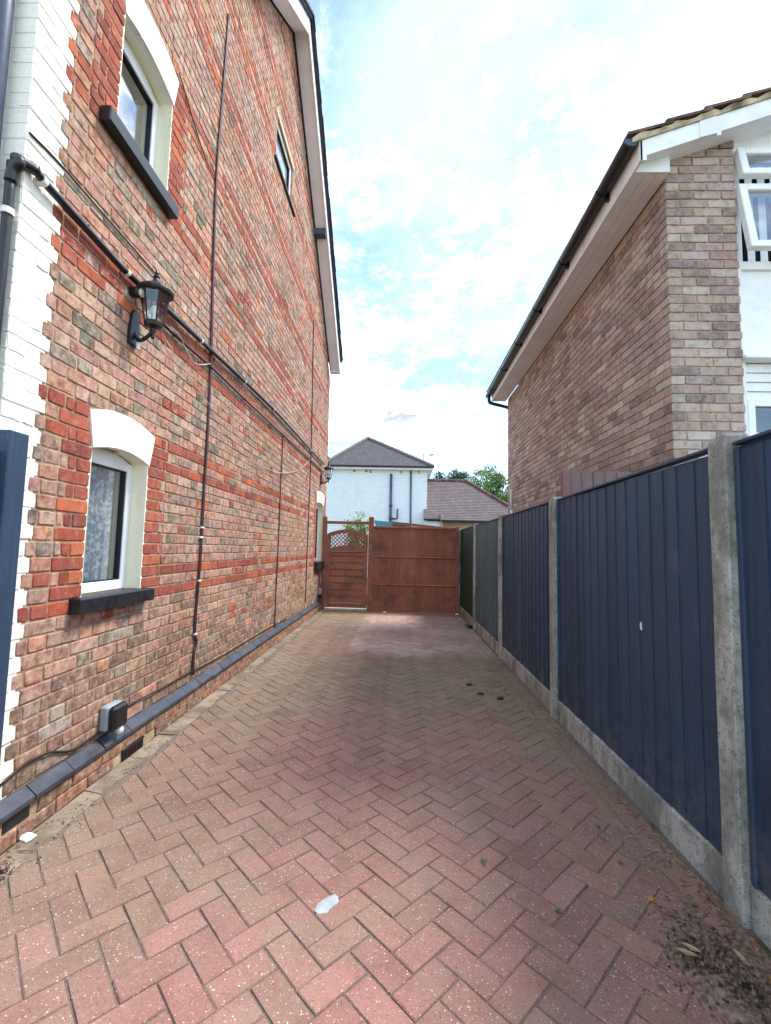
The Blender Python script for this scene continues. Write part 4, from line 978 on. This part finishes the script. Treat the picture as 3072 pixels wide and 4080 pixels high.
an = empty('tiled_extension', (3, 22.5, 0), 'low extension with brown tiled hipped roof right of the white house', 'house')
AY = 20.4; ez = 2.70; rz_ = 4.88; ry = 23.0
MB().box(1.9, 6.2, AY+.35, 25.4, -.1, ez-.02).build('wall', plain('buff_brick_far', (190, 172, 150), .9, .2, .15, 3), an)
MB().box(1.06, 1.80, AY+.12, AY+.4, -.1, ez-.06).build('porch_wall', M_WHH, an)
m = MB(); n = 26
xl0, xl1 = 1.04, 1.22
for k in range(n):
    t0, t1 = k/n, (k+1)/n
    y0_, y1_ = AY+(ry-AY)*t0, AY+(ry-AY)*t1; z0_, z1_ = ez+(rz_-ez)*t0, ez+(rz_-ez)*t1
    lx = 1.05 if t0 < .36 else 1.24
    rx0, rx1 = 6.0+(3.28-6.0)*t0, 6.0+(3.28-6.0)*t1
    V = [(lx, y0_, z0_+.02), (rx0, y0_, z0_+.02), (rx1, y1_, z1_), (lx, y1_, z1_), (lx, y0_, z0_-.04), (rx0, y0_, z0_-.04)]
    s_ = U(.9, 1.1); m.add(V, [(0, 1, 2, 3), (4, 5, 1, 0)], (s_, s_, s_))
m.build('roof_courses', M_RT2, an, kind='stuff')
MB().add([(6.0, AY, ez), (6.0, 25.6, ez), (3.28, ry, rz_-.01), (1.24, 25.6, ez), (1.24, ry, rz_-.01)], [(0, 1, 2), (1, 3, 4, 2)]).build('rear_roof', M_RT2, an)
m = MB(); a, b = Vector((6.0, AY, ez+.03)), Vector((3.28, ry, rz_+.03))
for k in range(12): m.tube([a+(b-a)*(k/12), a+(b-a)*((k+.95)/12)], [.08, .1], 8)
m.build('hip_tiles', M_TILE, an); MB().tube([(1.24, ry, rz_+.02), (3.28, ry, rz_+.02)], .09, 8).build('ridge_tiles', M_TILE, an)
MB().box(1.82, 6.05, AY-.12, AY-.01, ez-.10, ez+.01, .02).build('gutter', M_PIPE, an); MB().box(1.02, 1.78, AY-.10, AY-.01, ez-.03, ez+.05, .02).build('porch_gutter', M_PIPE, an)
MB().box(1.80, 1.90, AY-.02, AY+.4, 1.6, ez+.28).build('parapet', plain('grey_render', (168, 160, 152), .9), an)

bk = empty('distant_house', (-8, 34, 0), 'corner of a far brown roof behind the white house roof', 'house')
MB().box(-9, -4.1, 31, 38, -.1, 7.2).build('wall', M_WHH, bk)
MB().add([(-9.2, 30.7, 7.2), (-4.6, 30.7, 7.2), (-4.6, 38.2, 7.2), (-9.2, 38.2, 7.2), (-7.3, 30.7, 9.6), (-7.3, 38.2, 9.6)], [(0, 1, 4), (1, 2, 5, 4), (2, 3, 5), (3, 0, 4, 5), (0, 3, 2, 1)]).build('roof', M_RT2, bk)

st = empty('street_lamp', (1.54, 32, 0), 'grey street lamp with short arm rising behind the white house roof', 'street lamp')
MB().tube([(1.54, 32, 0), (1.54, 32, 3), (1.54, 32, 8.22)], [.09, .07, .06], 10).build('pole', M_GREYP, st, smooth=True)
MB().tube([(1.54, 32, 8.16), (2.0, 32, 8.14)], .03, 8).build('arm', M_GREYP, st)
MB().prism([(1.95, 8.10), (2.26, 8.13), (2.30, 8.16), (2.2, 8.19), (1.95, 8.18)], 1, 31.88, 32.12).build('lamp_head', M_GREYP, st)

def tree(name, label, base, trunk_h, blobs, nleaf, size, mat, cat='tree', group=None, bark=M_BARK, limb=.07):
    e = empty(name, base, label, cat, group); b = Vector(base)
    m = MB(); top = b+Vector((U(-.2, .2), 0, trunk_h)); m.tube(smoothpath([b, b+Vector((.1, .05, trunk_h*.5)), top], 4), [limb*2.2]*4+[limb*1.7]*4+[limb*1.3], 8)
    for (c, r) in blobs:
        c = Vector(c); mid = (top+c)/2+Vector((U(-.2, .2), U(-.2, .2), U(0, .3)))*r[0]*.4; m.tube(smoothpath([top-Vector((0, 0, trunk_h*.2)), mid, c], 3), [limb*1.1]*3+[limb*.7]*3+[limb*.25], 6)
    m.build('trunk', bark, e)
    V = []; F = []; C = []
    tot = sum(r[0]*r[1]*r[2] for c, r in blobs)**1
    for (c, r) in blobs:
        k = int(nleaf*(r[0]*r[1]*r[2])/tot); nc = max(5, k//34)
        for q in range(nc):
            d = Vector((random.gauss(0, 1), random.gauss(0, 1), random.gauss(0, 1))).normalized(); rad = U(.45, 1.05)**.6
            cc_ = Vector((c[0]+d.x*r[0]*rad, c[1]+d.y*r[1]*rad, c[2]+d.z*r[2]*rad)); sh = U(.75, 1.2)
            for l in range(34):
                p = cc_+Vector((random.gauss(0, 1), random.gauss(0, 1), random.gauss(0, .8)))*size*2.0
                nrm = (d*.7+Vector((random.gauss(0, .6), random.gauss(0, .6), random.gauss(.3, .6)))).normalized()
                t = nrm.cross(Vector((random.gauss(0, 1), random.gauss(0, 1), random.gauss(0, 1)))).normalized(); bt = nrm.cross(t); s_ = size*U(.6, 1.2)
                i0 = len(V); V += [p-t*s_, p-bt*s_*.45, p+t*s_, p+bt*s_*.45+nrm*s_*.15]; F.append((i0, i0+1, i0+2, i0+3)); g = sh*U(.85, 1.15); C += [(g, g, g)]*4
    m = MB(); m.v = [tuple(v) for v in V]; m.f = F; m.c = C; m.build('crown', mat, e)
    return e
tree('broad_tree', 'large bright green leafy tree behind the tiled extension roof', (8.2, 40, 0), 4.2,
     [((7.6, 40, 7.4), (1.5, 1.5, 1.5)), ((6.3, 39.8, 6.6), (1.0, 1.2, 1.0)), ((8.9, 40, 6.6), (1.4, 1.5, 1.4)), ((7.4, 39, 5.6), (1.6, 1.4, 1.1)), ((9.2, 40, 4.6), (1.5, 1.4, 1.4)), ((10.4, 40.5, 5.6), (1.4, 1.4, 1.8)), ((8.2, 39, 4.2), (1.3, 1.2, 1.1))], 22000, .10, M_LEAF)
tree('dark_tree', 'dark blue green sparse tree between the white house and the bright tree', (4.6, 46, 0), 5.0,
     [((3.3, 46, 7.9), (.8, .8, .8)), ((3.75, 46, 9.1), (.45, .5, .65)), ((4.7, 46, 8.2), (.9, .9, .6)), ((5.35, 46, 8.9), (.6, .7, .8)), ((6.3, 46, 8.8), (.8, .8, .6)), ((5.6, 46, 7.6), (1.4, 1.0, .8))], 9000, .10, M_LEAFD)
tree('lilac_shrub', 'pale green leafy shrub growing behind the garden gate crossbar', (-1.15, 11.5, 0), 1.3,
     [((-1.15, 11.5, 1.75), (.25, .22, .22)), ((-1.03, 11.5, 2.08), (.13, .12, .16)), ((-1.32, 11.5, 1.9), (.10, .1, .12)), ((-.9, 11.5, 1.9), (.1, .1, .16)), ((-1.1, 11.5, 1.4), (.28, .2, .2))], 2200, .034, M_LEAFS, 'shrub', limb=.012)

bs = empty('blue_shed', (-.45, 13, 0), 'blue shed roof corner showing above the brown timber panel', 'shed')
MB().box(-.66, .2, 12.6, 14.2, 0, 1.98).build('wall', M_TEAL, bs)
MB().prism([(-.73, 2.045), (-.68, 1.95), (.25, 1.90), (.25, 2.035), (-.24, 2.085), (-.73, 2.125)], 1, 12.45, 14.3).build('roof', plain('turquoise_roof_felt', (92, 172, 204), .6), bs)
gs = empty('garden_shed', (.5, 12.3, 0), 'brown felted shed roof edge above the timber panel', 'shed')
MB().box(-.2, 1.1, 12.0, 13.6-1.2, 0, 1.88).build('wall', M_OLDBR, gs)
MB().prism([(-.24, 2.03), (1.2, 1.915), (1.2, 1.945), (-.24, 2.07)], 1, 11.9, 12.42).build('roof', plain('brown_roof_felt', (120, 98, 90), .9), gs)
MB().prism([(-.24, 1.995), (1.2, 1.88), (1.2, 1.914), (-.24, 2.029)], 1, 11.88, 11.9).build('fascia', M_GATEH, gs)

# ================================================================== SMALL THINGS ON THE GROUND
def blob(n, r, k=.3): return [(r*U(1-k, 1+k)*math.cos(2*math.pi*i/n), r*U(1-k, 1+k)*math.sin(2*math.pi*i/n)) for i in range(n)]
def flat_piece(name, pts, z0, z1, mat, label, cat, crumple=0.0, group=None):
    n = len(pts); cx = sum(p[0] for p in pts)/n; cy = sum(p[1] for p in pts)/n
    V = [(p[0], p[1], z0) for p in pts]+[(p[0], p[1], z1*.5+z0*.5+U(0, crumple)) for p in pts]+[(cx+(p[0]-cx)*.6, cy+(p[1]-cy)*.6, z1+U(-.3, 1)*crumple) for p in pts]+[(cx, cy, z1+crumple*.5)]
    F = [(i, (i+1) % n, n+(i+1) % n, n+i) for i in range(n)]+[(n+i, n+(i+1) % n, 2*n+(i+1) % n, 2*n+i) for i in range(n)]+[(2*n+i, 2*n+(i+1) % n, 3*n) for i in range(n)]
    return MB().add(V, F).build(name, mat, None, label=label, cat=cat, group=group)
Zp = lambda L_: [tuple(px(900+.480*u, 3300+.480*v, 2, 0).xy) for u, v in L_]
flat_piece('paint_patch', Zp([(735, 690), (755, 640), (800, 600), (850, 568), (905, 552), (935, 575), (930, 625), (890, 655), (858, 680), (845, 705), (800, 712), (765, 718)]), .0, .0035, plain('pale_grey_paint', (166, 172, 172), .5, .4, .12, 25, 60, .3), 'pale grey paint splash on the block paving in the foreground', 'paint splash', .0008)
Zq = lambda L_: [tuple(px(.42*u, 2850+.42*v, 2, 0.004).xy) for u, v in L_]
flat_piece('paper_scrap', Zq([(165, 1160), (215, 1118), (290, 1125), (350, 1140), (300, 1180), (240, 1208), (190, 1190)]), .003, .007, plain('white_paper', (236, 234, 230), .9), 'crumpled white paper scrap by the plinth at the left', 'paper', .012)
gb = [(1532, 2441, .035), (1822, 2449, .035)]
for i, (x, y, r) in enumerate(gb):
    p = px(x, y, 2, 0); flat_piece('paper_scrap', [(p.x+a*1.3, p.y+b) for a, b in blob(7, r)], 0, .015, bpy.data.materials['white_paper'], ['small white scrap at the foot of the brown timber panel', 'small white scrap at the right foot of the brown panel'][i], 'paper', .015)
p = px(2595, 3585, 2, 0); flat_piece('dead_leaf', [(p.x+a, p.y+b) for a, b in blob(9, .013, .4)], .001, .005, plain('yellow_leaf', (186, 128, 58), .7), 'orange yellow fallen leaf on the paving near the right fence post', 'leaf', .006)
for i, (x, y) in enumerate(((1870, 2730), (1912, 2768), (1993, 2786))):
    p = px(x, y, 2, 0); b_ = MB()
    bl = blob(9, .026, .35); n = 9
    V = [(p.x+a*1.2, p.y+b, 0) for a, b in bl]+[(p.x+a*.9, p.y+b*.7, .014+U(0, .006)) for a, b in bl]+[(p.x, p.y, .022)]
    b_.add(V, [(q, (q+1) % n, n+(q+1) % n, n+q) for q in range(n)]+[(n+q, n+(q+1) % n, 2*n) for q in range(n)]).build('dirt_clod_or_hole', M_SOIL, None, label='small black dirt clod, %s of three in a row on the paving' % ['farthest', 'middle', 'nearest'][i], cat='clod', group='dirt clods on the paving')
# splinters of wood in the soil
spl = [((555, 1090), (825, 1187), 'long pale wood splinter lying lowest in the soil at the right post'), ((630, 1025), (855, 1140), 'broad pale wood splinter lying beside a brown leaf in the soil'), ((1215, 1088), (1430, 1310), 'pale wood splinter nearest the fence at the lower right')]
for (a, b, lb) in spl:
    A = px(2500+.3433*a[0], 3400+.3433*a[1], 2, .03); B = px(2500+.3433*b[0], 3400+.3433*b[1], 2, .03); d = (B-A); s_ = Vector((-d.y, d.x, 0)).normalized()*.006
    MB().add([A, A+d*.3+s_, A+d*.7+s_*1.1, B, A+d*.7-s_*.8, A+d*.3-s_], [(0, 1, 2, 3, 4, 5)]).add([A-Vector((0, 0, .004)), A+d*.3+s_-Vector((0, 0, .005)), A+d*.7+s_-Vector((0, 0, .005)), B-Vector((0, 0, .004)), A+d*.5-s_*1.2-Vector((0, 0, .006))], [(4, 3, 2, 1, 0)]).build('wood_splinter', plain('pale_split_wood', (190, 164, 126), .8) if 'pale_split_wood' not in bpy.data.materials else bpy.data.materials['pale_split_wood'], None, label=lb, cat='splinter', group='wood splinters in the soil')
# loose soil heaps: height field of crumbs
def soil(cx, cy, rx, ry, n, label, hmax):
    m = MB()
    for k in range(n):
        g = U(0, 2*math.pi); t = abs(random.gauss(0, .5)); x, y = cx+rx*t*math.cos(g), cy+ry*t*math.sin(g)
        if x > FX-.004 and not 1.8 > y: x = FX-.004-U(0, .04)
        if x < WX+.07: x = WX+.07+U(0, .05)
        r = U(.003, .010)*(1.3-.6*min(1, t)); h = hmax*max(0, 1-t)*U(.2, 1)
        c = [(r*U(.6, 1.4), 0), (0, r*U(.6, 1.4)), (-r*U(.6, 1.4), 0), (0, -r*U(.6, 1.4))]
        V = [(x+a, y+b, h-.002) for a, b in c]+[(x+a*.6, y+b*.6, h+r*U(.5, 1.1)) for a, b in c]; s_ = U(.30, 1.2)
        m.add(V, [(4, 5, 6, 7)]+[(q, (q+1) % 4, 4+(q+1) % 4, 4+q) for q in range(4)], (s_,)*3)
    return m
SO = Mt('crumbly_soil', .98, .05); SO.color(SO.mix(1.0, SO.mix(SO.ramp(SO.noise(60, 4, .6), .35, .65), lin((136, 115, 101)), lin((92, 77, 67))), SO.attr(), 'MULTIPLY'))
sm1 = soil(1.09, 1.62, .17, .26, 1100, '', .03)
def mound(x0, x1, y0, y1, nx, ny, hf, m):
    V = [(x0+(x1-x0)*i/nx, y0+(y1-y0)*j/ny, 0) for j in range(ny+1) for i in range(nx+1)]
    V = [(x, y, hf(x, y)) for x, y, _ in V]
    F = [(j*(nx+1)+i, j*(nx+1)+i+1, (j+1)*(nx+1)+i+1, (j+1)*(nx+1)+i) for j in range(ny) for i in range(nx) if max(V[j*(nx+1)+i][2], V[j*(nx+1)+i+1][2], V[(j+1)*(nx+1)+i][2], V[(j+1)*(nx+1)+i+1][2]) > -.006]
    return m.add(V, F, (1.15, 1.1, 1.08))
from mathutils import noise as mnoise
def nz(x, y, s): return mnoise.noise(Vector((x*s, y*s, 3.3)))
def hf1(x, y):
    t = math.hypot((x-1.10)/.26, (y-1.62)/.34); e = max(0, (x-1.05)/.22)
    return .030*max(0, 1-t*1.15)+.010*nz(x, y, 9)+.007*nz(x, y, 24)+.004*nz(x, y, 60)-.008+.010*e*e*(1-sm(y, 2.0, 3.4))
mound(.75, FX-.004, .7, 4.8, 60, 380, hf1, sm1)
sm1.build('loose_soil', SO.m, kind='stuff', label='heap of loose dark soil at the foot of the near fence post', cat='soil')
sm2 = soil(-1.62, 1.80, .10, .18, 500, '', .015)
mound(WX+.066, -1.40, 1.4, 2.6, 40, 120, lambda x, y: .02*max(0, 1-math.hypot((x+1.64)/.14, (y-1.80)/.3))+.008*nz(x, y, 11)+.006*nz(x, y, 30)-.010+.010*max(0, (-1.58-x)/.1), sm2)
sm2.build('loose_soil', SO.m, kind='stuff', label='loose dark soil by the plinth at the lower left', cat='soil')
m = MB()
for k in range(1500):   # dirt and grit along both edges
    y = U(.6, 9.6); lf = R() < .4; x = (XL-U(-.06, .10)) if lf else FX-.012-abs(random.gauss(0, .05)); r = U(.002, .006)
    c = [(r*U(.6, 1.4), 0), (0, r*U(.6, 1.4)), (-r*U(.6, 1.4), 0), (0, -r*U(.6, 1.4))]; s_ = U(.5, 2.0)
    m.add([(x+a, y+b, -.002) for a, b in c]+[(x+a*.6, y+b*.6, r*U(.6, 1.1)) for a, b in c], [(4, 5, 6, 7)]+[(q, (q+1) % 4, 4+(q+1) % 4, 4+q) for q in range(4)], (s_,)*3)
m.build('grit', SO.m, kind='stuff', label='fine grit and dirt along the driveway edges', cat='grit')
p = px(2500+.3433*890, 3400+.3433*1190, 2, .012); bl = blob(12, .034, .25)
MB().add([(p.x+a*1.3, p.y+b*.8, .010) for a, b in bl]+[(p.x+a*.9, p.y+b*.5, .0135) for a, b in bl], [tuple(range(12, 24))]+[(q, (q+1) % 12, 12+(q+1) % 12, 12+q) for q in range(12)], (.25, .22, .2)).build('dirt_clod_or_hole', SO.m, None, label='dark patch painted for the shaded hole in the soil under the wood splinters', cat='clod')  # flat raised blob, near-black colour paints the shade of a hole in the soil
lv = MB()
for k in range(46):   # brown leaf litter caught along the fence foot
    y = random.choice([U(1.35, 2.1), U(2.0, 4.4)]); x = FX-.02-abs(random.gauss(0, .07)); r = U(.008, .018); g = U(0, 6.28)
    dx, dy = math.cos(g)*r, math.sin(g)*r; z = .012+U(0, .02)*(1 if y < 2 else .4); s_ = U(.5, 1.1)
    lv.add([(x-dx, y-dy, z-.004), (x-dy*.5, y+dx*.5, z+U(0, .006)), (x+dx, y+dy, z+U(-.004, .006)), (x+dy*.5, y-dx*.5, z+U(0, .006))], [(0, 1, 2, 3)], (s_, s_*U(.9, 1.05), s_*.9))
LL = Mt('brown_leaf_litter', .8, .2); LL.color(LL.mix(1.0, lin((150, 112, 74)), LL.attr(), 'MULTIPLY')); lv.build('leaf_litter', LL.m, kind='stuff', label='brown leaf litter along the foot of the blue fence', cat='leaf litter')
# tiny weeds
def weed(p, n, h, label, mat=M_WEED):
    m = MB(); V = []; F = []
    for k in range(n):
        g = U(0, 6.28); l = h*U(.5, 1.1); dx, dy = math.cos(g), math.sin(g); w_ = l*.28
        a = Vector((p[0], p[1], 0)); b = a+Vector((dx*l*.45-dy*w_, dy*l*.45+dx*w_, l*.5)); c = a+Vector((dx*l, dy*l, l*U(.3, .7))); d = a+Vector((dx*l*.45+dy*w_, dy*l*.45-dx*w_, l*.5))
        m.add([a, b, c, d], [(0, 1, 2, 3)])
    return m.build('weed', mat, None, label=label, cat='weed', group='weeds in the paving')
p = px(1893, 2505, 2, 0); weed((FX-.03, p.y), 40, .10, 'leafy weed at the foot of the fourth fence post', M_LEAFD)
for (x, y, lb) in ((2470, 3442, 'small green weed in the paving well left of the near fence post'), (2385, 3297, 'small green seedling in the paving near the gravel board'), (2738, 3810, 'bright green leaf sprout beside the wood splinters'), (2900, 3785, 'green sprout between the splinters and the fence'), (2770, 3610, 'green and yellow weed left of the near fence post'), (2227, 3638, 'dark green moss tuft alone on the right paving'), (1930, 3440, 'tiny moss tuft in a joint right of the paint splash')):
    p = px(x, y, 2, 0); weed(p, 7, .022, lb)
